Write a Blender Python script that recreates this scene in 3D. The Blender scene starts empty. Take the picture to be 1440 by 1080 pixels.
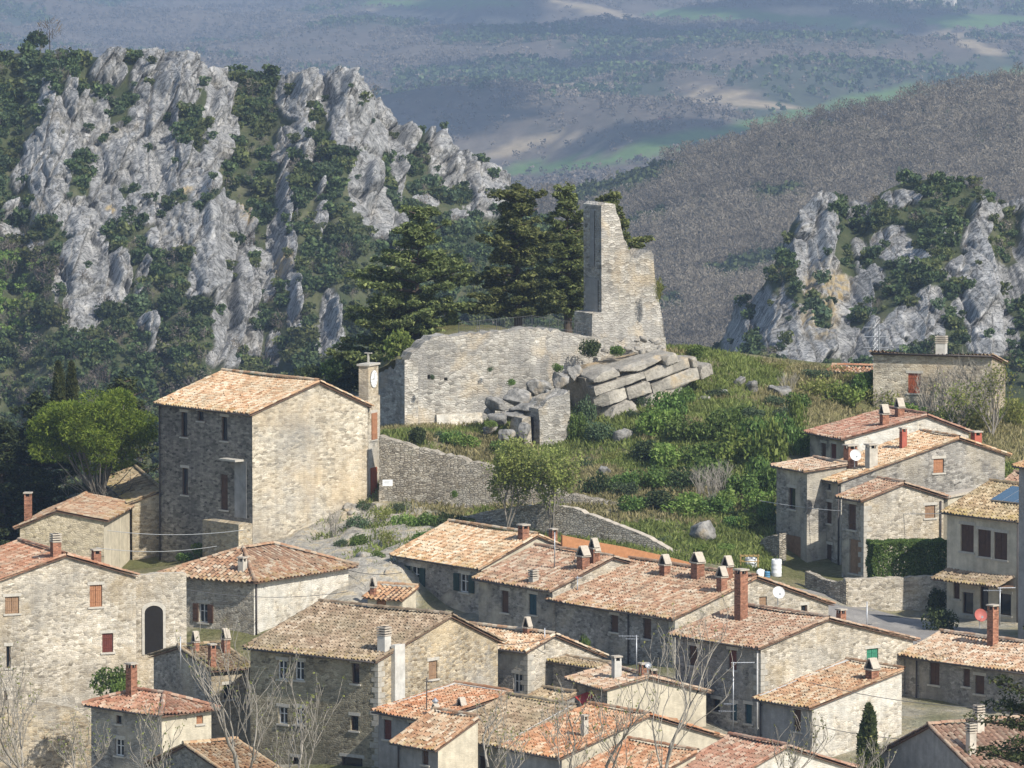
import bpy, math, random
import numpy as np
from mathutils import Vector, Matrix
R=math.radians
rng=np.random.default_rng(7); random.seed(7)
scene=bpy.context.scene
COL=scene.collection
# ---------------------------------------------------------------- camera
F=9000.0; PITCH=R(5.0); CZ=60.0
cp,sp=math.cos(PITCH),math.sin(PITCH)
cam=bpy.data.cameras.new('camera'); cam.sensor_width=36; cam.lens=36*F/1440
cam.clip_start=1; cam.clip_end=30000
co=bpy.data.objects.new('camera',cam); COL.objects.link(co)
co.location=(0,0,CZ); co.rotation_euler=(R(90)-PITCH,0,0); scene.camera=co
def ray(px,py):
    u=(px-720)/F; v=(540-py)/F
    return Vector((u,cp+v*sp,-sp+v*cp))
def W(px,py,D):
    d=ray(px,py); t=D/d.y
    return Vector((d.x*t,D,CZ+d.z*t))
def Wn(px,py,D):
    u=(px-720)/F; v=(540-py)/F
    y=cp+v*sp; t=D/y
    return u*t, D+0*t, CZ+(-sp+v*cp)*t
def proj(p):
    x,y,z=p[0],p[1],p[2]-CZ
    f=y*cp-z*sp; up=y*sp+z*cp
    return 720+F*x/f, 540-F*up/f
# ---------------------------------------------------------------- object helpers
def link(name,data,parent=None):
    o=bpy.data.objects.new(name,data); COL.objects.link(o)
    if parent is not None: o.parent=parent
    return o
def tag(o,label=None,cat=None,group=None,kind=None):
    if label: o['label']=label
    if cat: o['category']=cat
    if group: o['group']=group
    if kind: o['kind']=kind
    return o
def empty(name,loc,rz,label,cat,group=None):
    o=link(name,None); o.location=loc; o.rotation_euler=(0,0,rz); o.empty_display_size=.3
    return tag(o,label,cat,group)
def mesh_np(name,V,Q,mats,mi=None,uv=None,smooth=False,attrs=None):
    """V (n,3); Q (m,k) quads or triangles"""
    V=np.asarray(V,np.float32); Q=np.asarray(Q,np.int32)
    me=bpy.data.meshes.new(name); k=Q.shape[1]
    me.vertices.add(len(V)); me.vertices.foreach_set('co',V.ravel())
    me.loops.add(Q.size); me.loops.foreach_set('vertex_index',Q.ravel())
    me.polygons.add(len(Q)); me.polygons.foreach_set('loop_start',np.arange(0,Q.size,k,dtype=np.int32))
    try: me.polygons.foreach_set('loop_total',np.full(len(Q),k,np.int32))
    except Exception: pass
    for m in (mats if isinstance(mats,(list,tuple)) else [mats]): me.materials.append(m)
    if mi is not None: me.polygons.foreach_set('material_index',np.asarray(mi,np.int32))
    if uv is not None:
        l=me.uv_layers.new(name='UVMap'); l.data.foreach_set('uv',np.asarray(uv,np.float32).ravel())
    if smooth: me.polygons.foreach_set('use_smooth',np.ones(len(Q),bool))
    if attrs:
        for an,av in attrs.items():
            a=me.attributes.new(an,'FLOAT','POINT'); a.data.foreach_set('value',np.asarray(av,np.float32).ravel())
    me.update(calc_edges=True); me.validate()
    return me
class MB:
    """collects polygons with uv and material slot; build() links them as one mesh object"""
    def __init__(s): s.v=[];s.f=[];s.uv=[];s.mi=[]
    def poly(s,pts,uv=None,m=0):
        b=len(s.v); s.v+= [tuple(p) for p in pts]; s.f.append(list(range(b,b+len(pts))))
        s.uv.append(uv if uv else [(p[0]+p[1],p[2]) for p in pts]); s.mi.append(m)
    def box(s,x0,x1,y0,y1,z0,z1,m=0,M=None):
        P=[Vector((x,y,z)) for z in(z0,z1) for y in(y0,y1) for x in(x0,x1)]
        if M is not None: P=[M@p for p in P]
        for q,a,b in(((0,2,3,1),0,1),((4,5,7,6),0,1),((0,1,5,4),0,2),((2,6,7,3),0,2),((0,4,6,2),1,2),((1,3,7,5),1,2)):
            raw=[((x0,x1)[i&1],(y0,y1)[(i>>1)&1],(z0,z1)[i>>2]) for i in q]
            s.poly([P[i] for i in q],[(r[a],r[b]) for r in raw],m)
    def tube(s,pts,rad,n=6,m=0,cap=True):
        pts=[Vector(p) for p in pts]
        if not isinstance(rad,(list,tuple)): rad=[rad]*len(pts)
        b=len(s.v); prev=None
        for i,p in enumerate(pts):
            d=(pts[min(i+1,len(pts)-1)]-pts[max(i-1,0)]).normalized()
            a=Vector((0,0,1)) if abs(d.z)<.9 else Vector((1,0,0))
            x=d.cross(a).normalized(); y=d.cross(x)
            for k in range(n):
                t=2*math.pi*k/n; q=p+(x*math.cos(t)+y*math.sin(t))*rad[i]; s.v.append(tuple(q))
        for i in range(len(pts)-1):
            for k in range(n):
                k2=(k+1)%n
                s.f.append([b+i*n+k,b+i*n+k2,b+(i+1)*n+k2,b+(i+1)*n+k]); s.uv.append([(0,0)]*4); s.mi.append(m)
        if cap:
            s.f.append([b+k for k in range(n)][::-1]); s.uv.append([(0,0)]*n); s.mi.append(m)
            e=b+(len(pts)-1)*n
            s.f.append([e+k for k in range(n)]); s.uv.append([(0,0)]*n); s.mi.append(m)
    def lathe(s,prof,n=16,m=0,c=(0,0,0)):
        b=len(s.v)
        for r,z in prof:
            for k in range(n):
                t=2*math.pi*k/n; s.v.append((c[0]+r*math.cos(t),c[1]+r*math.sin(t),c[2]+z))
        for i in range(len(prof)-1):
            for k in range(n):
                k2=(k+1)%n
                s.f.append([b+i*n+k,b+i*n+k2,b+(i+1)*n+k2,b+(i+1)*n+k]); s.uv.append([(0,0)]*4); s.mi.append(m)
    def mesh(s,name,mats,smooth=False):
        me=bpy.data.meshes.new(name); me.from_pydata(s.v,[],s.f)
        for m in (mats if isinstance(mats,(list,tuple)) else [mats]): me.materials.append(m)
        l=me.uv_layers.new(name='UVMap')
        l.data.foreach_set('uv',np.array([c for u in s.uv for c in u],np.float32).ravel())
        me.polygons.foreach_set('material_index',np.array(s.mi,np.int32))
        if smooth: me.polygons.foreach_set('use_smooth',np.ones(len(s.f),bool))
        me.update(); return me
    def build(s,name,mats,parent=None,smooth=False):
        return link(name,s.mesh(name,mats,smooth),parent)
# ---------------------------------------------------------------- numpy noise
def _h(ix,iy,iz,seed):
    n=(ix*374761393+iy*668265263+iz*2147483647+seed*1274126177)&0xffffffff
    n=((n^(n>>13))*1274126177)&0xffffffff
    n=((n^(n>>16))*2246822519)&0xffffffff
    return ((n^(n>>15))&0xffff)/65535.0
def vnoise(x,y,z=0,seed=0):
    x,y,z=np.broadcast_arrays(np.asarray(x,float),np.asarray(y,float),np.asarray(z,float))
    ix,iy,iz=np.floor(x).astype(np.int64),np.floor(y).astype(np.int64),np.floor(z).astype(np.int64)
    fx,fy,fz=x-ix,y-iy,z-iz
    fx,fy,fz=[f*f*f*(f*(f*6-15)+10) for f in(fx,fy,fz)]
    r=0
    for a in(0,1):
        for b in(0,1):
            for c in(0,1):
                r=r+_h(ix+a,iy+b,iz+c,seed)*(fx if a else 1-fx)*(fy if b else 1-fy)*(fz if c else 1-fz)
    return r
def fbm(x,y,z=0,o=4,seed=0):
    s=0;a=.5;t=0
    for i in range(o):
        s=s+a*vnoise(np.asarray(x)*2**i,np.asarray(y)*2**i,np.asarray(z)*2**i,seed+i*17); t+=a; a*=.5
    return s/t
def ridged(x,y,z=0,o=3,seed=0):
    s=0;a=.5;t=0
    for i in range(o):
        s=s+a*(1-np.abs(2*vnoise(np.asarray(x)*2**i,np.asarray(y)*2**i,np.asarray(z)*2**i,seed+i*31)-1)); t+=a; a*=.5
    return s/t
def worley(x,y,seed=0,jit=.9):
    ix,iy=np.floor(x).astype(np.int64),np.floor(y).astype(np.int64); f1=np.full(np.shape(x),9.0); f2=f1.copy(); cid=np.zeros(np.shape(x)); ox=cid.copy(); oy=cid.copy()
    for a in(-1,0,1):
        for b in(-1,0,1):
            px=ix+a+.5+jit*(_h(ix+a,iy+b,0*ix,seed)-.5); py=iy+b+.5+jit*(_h(ix+a,iy+b,0*ix+1,seed)-.5)
            d=np.hypot(px-x,py-y); c=_h(ix+a,iy+b,0*ix+2,seed); nw=d<f1
            f2=np.where(nw,f1,np.minimum(f2,d)); ox=np.where(nw,x-px,ox); oy=np.where(nw,y-py,oy); cid=np.where(nw,c,cid); f1=np.where(nw,d,f1)
    return f2-f1,cid,ox,oy
def sstep(a,b,x):
    t=np.clip((x-a)/(b-a),0,1); return t*t*(3-2*t)
# ---------------------------------------------------------------- materials
def nd(nt,t,ins=None,**props):
    n=nt.nodes.new('ShaderNode'+t)
    for k,v in props.items(): setattr(n,k,v)
    for k,v in (ins or {}).items():
        if hasattr(v,'links') and hasattr(v,'is_output'): nt.links.new(v,n.inputs[k])
        else: n.inputs[k].default_value=v
    return n
def c4(c): return (c[0],c[1],c[2],1)
def ramp(nt,fac,stops,interp='LINEAR'):
    n=nd(nt,'ValToRGB',{0:fac}); cr=n.color_ramp; cr.interpolation=interp
    while len(cr.elements)<len(stops): cr.elements.new(.5)
    for e,(p,c) in zip(cr.elements,stops):
        e.position=p; e.color=c4(c) if not isinstance(c,(int,float)) else (c,c,c,1)
    return n.outputs[0]
def mix(nt,fac,a,b,blend='MIX'):
    n=nt.nodes.new('ShaderNodeMix'); n.data_type='RGBA'; n.blend_type=blend
    for i,v in((0,fac),(6,a),(7,b)):
        if hasattr(v,'links') and hasattr(v,'is_output'): nt.links.new(v,n.inputs[i])
        else: n.inputs[i].default_value=v if i==0 else c4(v)
    return n.outputs[2]
def mth(nt,op,a,b=0.0):
    return nd(nt,'Math',{0:a,1:b},operation=op).outputs[0]
def noise_t(nt,vec,scale,detail=4,rough=.55,dist=0.0):
    return nd(nt,'TexNoise',{'Vector':vec,'Scale':scale,'Detail':detail,'Roughness':rough,'Distortion':dist}).outputs['Fac']
def newmat(name,rough=.9,spec=.15):
    m=bpy.data.materials.new(name); m.use_nodes=True; nt=m.node_tree
    b=nt.nodes['Principled BSDF']; b.inputs['Roughness'].default_value=rough; b.inputs['Specular IOR Level'].default_value=spec
    return m,nt,b
def plain(name,c,rough=.8,spec=.2,metal=0,var=.25,scale=6):
    m,nt,b=newmat(name,rough,spec); b.inputs['Metallic'].default_value=metal
    tc=nd(nt,'TexCoord').outputs['Object']
    n=noise_t(nt,tc,scale,5,.65)
    f=ramp(nt,n,[(.25,1-var),(.75,1+var*.6)])
    nt.links.new(mix(nt,1.0,c,f,'MULTIPLY'),b.inputs['Base Color'])
    return m
def vmul(nt,v,s): return nd(nt,'VectorMath',{0:v,1:s},operation='MULTIPLY').outputs[0]
def stone_mat(name,cols,mortar,sx=.27,sy=.125,patches=(),bump=.4,plaster=None,stain=.35,edge=.07):
    m,nt,b=newmat(name,.95,.08)
    uv=nd(nt,'UVMap').outputs[0]
    oi=nd(nt,'ObjectInfo').outputs['Random']
    off=nd(nt,'CombineXYZ',{0:mth(nt,'MULTIPLY',oi,91.0),1:mth(nt,'MULTIPLY',oi,37.0)}).outputs[0]
    uv=nd(nt,'VectorMath',{0:uv,1:off},operation='ADD').outputs[0]
    wob=nd(nt,'TexNoise',{'Vector':uv,'Scale':2.6,'Detail':4.0}).outputs['Color']
    wob=nd(nt,'VectorMath',{0:wob,1:(.5,.5,.5)},operation='SUBTRACT').outputs[0]
    uvw=nd(nt,'VectorMath',{0:uv,1:vmul(nt,wob,(.22,.13,0))},operation='ADD').outputs[0]
    st=vmul(nt,uvw,(1/sx,1/sy,1))
    v1=nd(nt,'TexVoronoi',{'Vector':st,'Scale':1.0,'Randomness':.85},voronoi_dimensions='2D')
    v2=nd(nt,'TexVoronoi',{'Vector':st,'Scale':1.0,'Randomness':.85},voronoi_dimensions='2D',feature='DISTANCE_TO_EDGE').outputs['Distance']
    rnd=nd(nt,'SeparateColor',{0:v1.outputs['Color']}).outputs[0]
    n=len(cols); c=ramp(nt,rnd,[(i/(n-1) if n>1 else 0,cc) for i,cc in enumerate(cols)])
    fine=noise_t(nt,uv,11,4,.75)
    c=mix(nt,1.0,c,ramp(nt,fine,[(.3,.52),(.5,.95),(.72,1.32)]),'MULTIPLY')
    sv=nd(nt,'SeparateColor',{0:v1.outputs['Color']}).outputs[1]
    c=mix(nt,1.0,c,ramp(nt,sv,[(0,.55),(.25,.9),(1,1.22)]),'MULTIPLY')
    mm=ramp(nt,v2,[(edge*.25,1.0),(edge*1.6,0.0)])
    mfade=ramp(nt,noise_t(nt,uv,.55,3),[(.35,.1),(.65,.8)])
    c=mix(nt,mth(nt,'MULTIPLY',mm,mfade),c,mortar)
    for i,(pc,sc,lo,hi,am) in enumerate(patches):
        pn=noise_t(nt,nd(nt,'VectorMath',{0:uv,1:(i*7.3+3,i*3.1,0)},operation='ADD').outputs[0],sc,5,.6,.4)
        c=mix(nt,mth(nt,'MULTIPLY',ramp(nt,pn,[(lo,0.0),(hi,1.0)]),am),c,pc)
    h=v2
    if plaster:
        pc,lo,hi=plaster
        pn=noise_t(nt,uv,.4,6,.62,.6)
        pf=ramp(nt,pn,[(lo,0.0),(hi,1.0)])
        pcol=mix(nt,1.0,pc,ramp(nt,noise_t(nt,uv,1.7,6,.7),[(.3,.7),(.7,1.1)]),'MULTIPLY')
        c=mix(nt,pf,c,pcol)
        h=mth(nt,'MULTIPLY',v2,mth(nt,'SUBTRACT',1.0,mth(nt,'MULTIPLY',pf,.85)))
    big=noise_t(nt,uv,.22,5,.6)
    c=mix(nt,1.0,c,ramp(nt,big,[(.3,1-stain),(.7,1.12)]),'MULTIPLY')
    streak=noise_t(nt,vmul(nt,uv,(2.2,.16,1)),1.0,4,.6)
    c=mix(nt,1.0,c,ramp(nt,streak,[(.3,.82),(.65,1.06)]),'MULTIPLY')
    dk=mth(nt,'MULTIPLY',ramp(nt,v2,[(edge*.1,1.0),(edge*.8,0.0)]),ramp(nt,noise_t(nt,uv,1.9,4,.7),[(.48,0.0),(.6,.75)]))
    if plaster: dk=mth(nt,'MULTIPLY',dk,mth(nt,'SUBTRACT',1.0,pf))
    c=mix(nt,dk,c,(.07,.06,.05))
    nt.links.new(c,b.inputs['Base Color'])
    hh=mth(nt,'ADD',mth(nt,'MINIMUM',mth(nt,'MULTIPLY',h,3.0),.55),mth(nt,'ADD',mth(nt,'MULTIPLY',rnd,.35),mth(nt,'MULTIPLY',fine,.4)))
    bp=nd(nt,'Bump',{'Strength':bump,'Distance':.09,'Height':hh}).outputs[0]
    nt.links.new(bp,b.inputs['Normal'])
    return m
WARM=[(.22,.17,.11),(.36,.29,.19),(.44,.37,.26),(.30,.26,.20),(.48,.41,.30),(.40,.31,.19)]
GREY=[(.17,.16,.14),(.29,.27,.24),(.38,.36,.32),(.24,.22,.19),(.42,.39,.34)]
PALE=[(.36,.31,.23),(.52,.46,.36),(.58,.52,.42),(.43,.37,.28),(.62,.56,.46)]
M={}
M['warm']=stone_mat('warm_rubble_stone',WARM,(.50,.44,.33),patches=[((.52,.42,.27),.35,.5,.66,.55),((.36,.35,.32),.25,.55,.7,.6)])
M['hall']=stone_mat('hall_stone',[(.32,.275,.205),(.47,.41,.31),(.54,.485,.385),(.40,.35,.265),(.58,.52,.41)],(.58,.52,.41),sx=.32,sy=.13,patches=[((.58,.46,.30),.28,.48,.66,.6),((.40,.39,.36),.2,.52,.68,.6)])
M['hallshade']=stone_mat('hall_stone_shaded',[(.13,.12,.10),(.24,.22,.18),(.32,.29,.24),(.18,.16,.14)],(.30,.28,.24),sx=.32,sy=.13,patches=[((.15,.14,.13),.3,.5,.7,.6)])  # darker copy of the hall stone; shade of the front put into the colour
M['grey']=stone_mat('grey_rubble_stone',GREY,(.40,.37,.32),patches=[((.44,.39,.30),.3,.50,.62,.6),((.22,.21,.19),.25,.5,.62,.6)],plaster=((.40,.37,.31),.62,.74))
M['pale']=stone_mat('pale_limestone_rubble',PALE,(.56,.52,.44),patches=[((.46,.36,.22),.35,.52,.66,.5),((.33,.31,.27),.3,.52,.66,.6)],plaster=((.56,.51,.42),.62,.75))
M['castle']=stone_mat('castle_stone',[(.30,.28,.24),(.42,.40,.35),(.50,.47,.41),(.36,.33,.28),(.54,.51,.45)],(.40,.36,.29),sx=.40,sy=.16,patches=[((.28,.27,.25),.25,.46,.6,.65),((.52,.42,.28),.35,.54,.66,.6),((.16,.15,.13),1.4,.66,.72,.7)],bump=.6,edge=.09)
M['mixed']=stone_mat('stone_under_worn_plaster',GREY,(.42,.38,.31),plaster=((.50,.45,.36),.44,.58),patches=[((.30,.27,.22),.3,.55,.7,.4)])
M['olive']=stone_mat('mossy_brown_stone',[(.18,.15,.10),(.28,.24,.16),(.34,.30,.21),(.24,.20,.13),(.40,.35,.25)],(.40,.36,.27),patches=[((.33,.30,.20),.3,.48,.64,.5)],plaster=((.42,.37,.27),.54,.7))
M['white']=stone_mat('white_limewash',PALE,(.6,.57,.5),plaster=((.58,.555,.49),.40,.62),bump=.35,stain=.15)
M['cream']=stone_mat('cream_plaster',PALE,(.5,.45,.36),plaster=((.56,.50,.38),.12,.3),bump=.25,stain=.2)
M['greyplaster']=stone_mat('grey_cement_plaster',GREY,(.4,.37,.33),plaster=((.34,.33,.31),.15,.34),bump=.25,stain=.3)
M['dry']=stone_mat('dry_stone_walling',PALE,(.24,.215,.175),sx=.27,sy=.125,patches=[((.45,.42,.36),.3,.5,.64,.5),((.22,.24,.14),.35,.6,.74,.5)],bump=1.0,edge=.1)
M['yel']=stone_mat('pale_yellow_stone',[(.46,.38,.25),(.58,.49,.33),(.52,.44,.31),(.62,.53,.38)],(.60,.52,.38),plaster=((.60,.51,.36),.5,.7))
M['ochre']=plain('ochre_plaster',(.42,.20,.095),.9,.1)
def tile_mat(name,stops,lichen=.5,old=0.0,oldc=(.30,.25,.18)):
    m,nt,b=newmat(name,.9,.1)
    uv=nd(nt,'UVMap').outputs[0]
    oi=nd(nt,'ObjectInfo').outputs['Random']
    off=nd(nt,'CombineXYZ',{0:mth(nt,'FLOOR',mth(nt,'MULTIPLY',oi,977.0)),2:0.0}).outputs[0]
    uo=nd(nt,'VectorMath',{0:uv,1:off},operation='ADD').outputs[0]
    wn=nd(nt,'TexWhiteNoise',{'Vector':uo},noise_dimensions='2D')
    c=ramp(nt,wn.outputs[0],stops)
    tc=nd(nt,'TexCoord').outputs['Object']
    big=noise_t(nt,tc,.45,4,.6)
    c=mix(nt,mth(nt,'MULTIPLY',ramp(nt,big,[(.42,0.0),(.66,1.0)]),.35+old),c,oldc)
    fine=noise_t(nt,tc,7,4,.7)
    c=mix(nt,1.0,c,ramp(nt,fine,[(.25,.68),(.75,1.18)]),'MULTIPLY')
    row=nd(nt,'SeparateXYZ',{0:uv}).outputs[1]
    nz=noise_t(nt,tc,1.7,5,.75)
    edge=mth(nt,'MULTIPLY',ramp(nt,mth(nt,'DIVIDE',row,10.0),[(.05,1.0),(.32,0.0)]),ramp(nt,nz,[(.46,0.0),(.62,.85)]))
    spot=ramp(nt,noise_t(nt,tc,2.4,4,.7),[(.63,0.0),(.72,1.0)])
    lf=mth(nt,'MULTIPLY',mth(nt,'MAXIMUM',edge,mth(nt,'MULTIPLY',spot,.6)),lichen)
    c=mix(nt,lf,c,(.30,.225,.08))
    c=mix(nt,mth(nt,'MULTIPLY',ramp(nt,noise_t(nt,tc,.9,5,.7),[(.55,0.0),(.7,.8)]),.7),c,(.21,.175,.13))
    c=nd(nt,'HueSaturation',{'Hue':mth(nt,'ADD',.4995,mth(nt,'MULTIPLY',oi,.010)),'Saturation':mth(nt,'ADD',.95,mth(nt,'MULTIPLY',oi,.18)),'Value':mth(nt,'ADD',.84,mth(nt,'MULTIPLY',oi,.2)),'Color':c}).outputs[0]
    nt.links.new(c,b.inputs['Base Color'])
    return m
T={}
T['mix']=tile_mat('weathered_clay_tiles',[(0,(.22,.125,.08)),(.25,(.34,.185,.115)),(.5,(.42,.26,.17)),(.75,(.44,.33,.23)),(1,(.52,.43,.33))],.7)
T['pale']=tile_mat('sunbleached_clay_tiles',[(0,(.28,.16,.10)),(.2,(.42,.25,.165)),(.5,(.48,.34,.24)),(.75,(.52,.41,.31)),(1,(.57,.49,.39))],.55)
T['red']=tile_mat('red_clay_tiles',[(0,(.26,.115,.07)),(.3,(.37,.175,.11)),(.6,(.43,.23,.155)),(.85,(.47,.32,.23)),(1,(.53,.42,.32))],.3)
T['old']=tile_mat('old_brown_tiles',[(0,(.15,.11,.07)),(.3,(.26,.18,.12)),(.6,(.34,.26,.18)),(.85,(.42,.32,.22)),(1,(.48,.40,.30))],1.0,.25,(.24,.20,.13))
T['ribs']=tile_mat('ribbed_clay_tiles',[(0,(.30,.17,.11)),(.3,(.40,.23,.15)),(.7,(.47,.31,.21)),(1,(.52,.40,.28))],.25)
M['deck']=plain('roof_deck_wood',(.16,.10,.07),.9,.1)
M['brickch']=stone_mat('terracotta_brick',[(.26,.115,.07),(.33,.155,.095),(.38,.19,.12)],(.32,.20,.14),sx=.25,sy=.075,bump=.3,stain=.25)
M['capc']=plain('cement_cap',(.42,.37,.30),.9,.1)
M['chpl']=plain('chimney_plaster',(.46,.42,.35),.9,.1,var=.35,scale=2.5)
M['chwh']=plain('chimney_white_render',(.50,.48,.43),.9,.1,var=.3,scale=2)
M['chred']=plain('chimney_red_render',(.36,.105,.07),.9,.1,var=.25,scale=3)
M['sootshade']=plain('soot_and_opening_shade',(.02,.018,.016),.95,.05)  # near-black: painted shade inside openings, also the soot of the flues
M['metal']=plain('galvanised_metal',(.42,.43,.44),.45,.4,.6,var=.2)
M['pipe']=plain('dark_drainpipe',(.06,.05,.045),.6,.3)
M['pipel']=plain('pale_drainpipe',(.45,.44,.42),.6,.3)
M['brown']=plain('brown_painted_wood',(.085,.045,.028),.7,.2,var=.35,scale=4)
M['tan']=plain('faded_tan_wood',(.26,.165,.10),.8,.15,var=.3,scale=4)
M['orange']=plain('orange_brown_wood',(.33,.16,.085),.75,.15,var=.25,scale=4)
M['rust']=plain('rust_red_wood',(.30,.085,.04),.75,.15,var=.25,scale=4)
M['maroon']=plain('maroon_painted_wood',(.12,.035,.025),.7,.2,var=.3,scale=4)
M['green']=plain('green_painted_wood',(.045,.20,.12),.7,.2,var=.25,scale=4)
M['teal']=plain('dark_teal_wood',(.02,.06,.075),.7,.2,var=.3,scale=4)
M['dgreen']=plain('dark_green_wood',(.02,.045,.04),.7,.2,var=.3,scale=4)
M['wframe']=plain('white_window_frame',(.62,.61,.57),.6,.2,var=.1)
M['bframe']=plain('brown_window_frame',(.10,.06,.04),.6,.2,var=.2)
M['sill']=plain('stone_sill',(.44,.41,.35),.9,.1,var=.25)
M['quoin']=plain('dressed_quoin_stone',(.40,.37,.31),.92,.08,var=.4,scale=2.2)
M['curtain']=plain('pale_curtain',(.5,.49,.46),.95,.05,var=.2)
M['redcloth']=plain('red_tarpaulin',(.42,.06,.05),.8,.1,var=.2)
m,nt,b=newmat('dark_window_glass',.12,.5); b.inputs['Base Color'].default_value=(.012,.015,.018,1); M['glass']=m
m,nt,b=newmat('solar_glass',.15,.6); b.inputs['Base Color'].default_value=(.07,.12,.17,1); M['solar']=m
M['bark']=plain('grey_bark',(.20,.18,.15),.95,.05,var=.4,scale=3)
M['barkd']=plain('dark_bark',(.085,.065,.05),.95,.05,var=.4,scale=3)
M['barkl']=plain('pale_twig_bark',(.27,.245,.205),.95,.05,var=.3,scale=3)
M['plast']=plain('white_plastic',(.68,.68,.66),.5,.3,var=.08)
M['blue']=plain('blue_plastic',(.08,.22,.36),.5,.3,var=.1)
M['yellow']=plain('yellow_painted_metal',(.36,.24,.09),.6,.3,var=.15)
M['dishw']=plain('dish_white',(.60,.60,.58),.5,.3,var=.08)
M['dishr']=plain('dish_red',(.34,.10,.08),.5,.3,var=.12)
M['wire']=plain('dark_wire',(.10,.10,.10),.6,.2)
M['wirel']=plain('pale_wire',(.42,.42,.41),.6,.2)
def leaf_mat(name,stops,trans=.3,ns=.9,na=.3,tone=False):
    m,nt,b=newmat(name,.75,.12)
    ri=nd(nt,'NewGeometry').outputs['Random Per Island']
    c=ramp(nt,ri,stops)
    tc=nd(nt,'TexCoord').outputs['Object']
    c=mix(nt,1.0,c,ramp(nt,noise_t(nt,tc,ns,4,.6),[(.3,1-na),(.7,1+na*.85)]),'MULTIPLY')
    if tone: c=mix(nt,1.0,c,nd(nt,'CombineColor',{i:nd(nt,'Attribute',attribute_name='tone').outputs['Fac'] for i in range(3)}).outputs[0],'MULTIPLY')
    oi=nd(nt,'ObjectInfo').outputs['Random']
    hv=nd(nt,'HueSaturation',{'Hue':mth(nt,'ADD',.485,mth(nt,'MULTIPLY',oi,.03)),'Saturation':1.0,'Value':mth(nt,'ADD',.8,mth(nt,'MULTIPLY',oi,.4)),'Color':c}).outputs[0]
    nt.links.new(hv,b.inputs['Base Color'])
    tr=nd(nt,'BsdfTranslucent',{'Color':hv}).outputs[0]
    mx=nd(nt,'MixShader',{0:trans,1:b.outputs[0],2:tr}).outputs[0]
    nt.links.new(mx,nt.nodes['Material Output'].inputs[0])
    return m
L={}
L['cedar']=leaf_mat('cedar_needles',[(0,(.06,.08,.03)),(.5,(.135,.165,.055)),(1,(.25,.27,.10))],.35)
L['pine']=leaf_mat('pine_needles',[(0,(.075,.125,.016)),(.5,(.15,.22,.03)),(1,(.25,.31,.055))],.4)
L['dark']=leaf_mat('dark_conifer_foliage',[(0,(.018,.026,.012)),(.6,(.045,.058,.022)),(1,(.09,.10,.036))],.2)
L['cypress']=leaf_mat('cypress_foliage',[(0,(.03,.045,.016)),(.6,(.06,.075,.025)),(1,(.10,.105,.04))],.2)
L['shrub']=leaf_mat('green_shrub_leaves',[(0,(.05,.09,.022)),(.5,(.10,.165,.04)),(1,(.18,.25,.075))],.3)
L['bright']=leaf_mat('spring_green_leaves',[(0,(.085,.14,.026)),(.5,(.17,.24,.055)),(1,(.27,.33,.095))],.35)
L['spring']=leaf_mat('budding_yellow_green_leaves',[(0,(.13,.15,.035)),(.5,(.23,.25,.065)),(1,(.34,.34,.12))],.45)
L['olive']=leaf_mat('grey_green_leaves',[(0,(.04,.065,.035)),(.5,(.075,.11,.055)),(1,(.13,.165,.085))],.25)
L['oak']=leaf_mat('evergreen_oak_leaves',[(0,(.02,.034,.015)),(.5,(.05,.072,.03)),(1,(.10,.13,.05))],.25)
L['oakl']=leaf_mat('pale_oak_leaves',[(0,(.045,.06,.022)),(.5,(.085,.10,.034)),(1,(.15,.16,.06))],.3)
L['bare']=leaf_mat('bare_brown_twigs',[(0,(.075,.06,.048)),(.5,(.135,.112,.092)),(1,(.20,.175,.145))],.1)
L['fwood']=leaf_mat('far_wood_twigs',[(0,(.15,.122,.10)),(.5,(.19,.157,.13)),(1,(.235,.198,.165))],.1,.018,.45)
L['drygrass']=leaf_mat('dry_grass_blades',[(0,(.16,.155,.06)),(.5,(.27,.245,.11)),(1,(.40,.35,.19))],.3)
L['grass']=leaf_mat('green_grass_blades',[(0,(.10,.14,.035)),(.5,(.18,.225,.06)),(1,(.28,.32,.11))],.35)

for k,(nm,st,tr,ns,na) in {'fwoodt':('far_wood_crowns',[(0,(.125,.107,.08)),(.5,(.16,.137,.104)),(1,(.205,.178,.14))],.1,.012,.4),'oakt':('evergreen_crowns',[(0,(.022,.036,.016)),(.5,(.052,.074,.03)),(1,(.10,.13,.05))],.2,.05,.3),
 'oaklt':('pale_oak_crowns',[(0,(.045,.06,.022)),(.5,(.085,.10,.034)),(1,(.15,.16,.06))],.3,.05,.3),'olivet':('grey_green_crowns',[(0,(.04,.065,.035)),(.5,(.075,.11,.055)),(1,(.13,.165,.085))],.25,.05,.3),'brightt':('spring_crowns',[(0,(.07,.12,.022)),(.5,(.14,.20,.045)),(1,(.23,.28,.08))],.35,.05,.3),'baret':('bare_crowns',[(0,(.09,.075,.06)),(.5,(.14,.118,.098)),(1,(.20,.17,.145))],.1,.05,.3)}.items(): L[k]=leaf_mat(nm,st,tr,ns,na,True)
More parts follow.
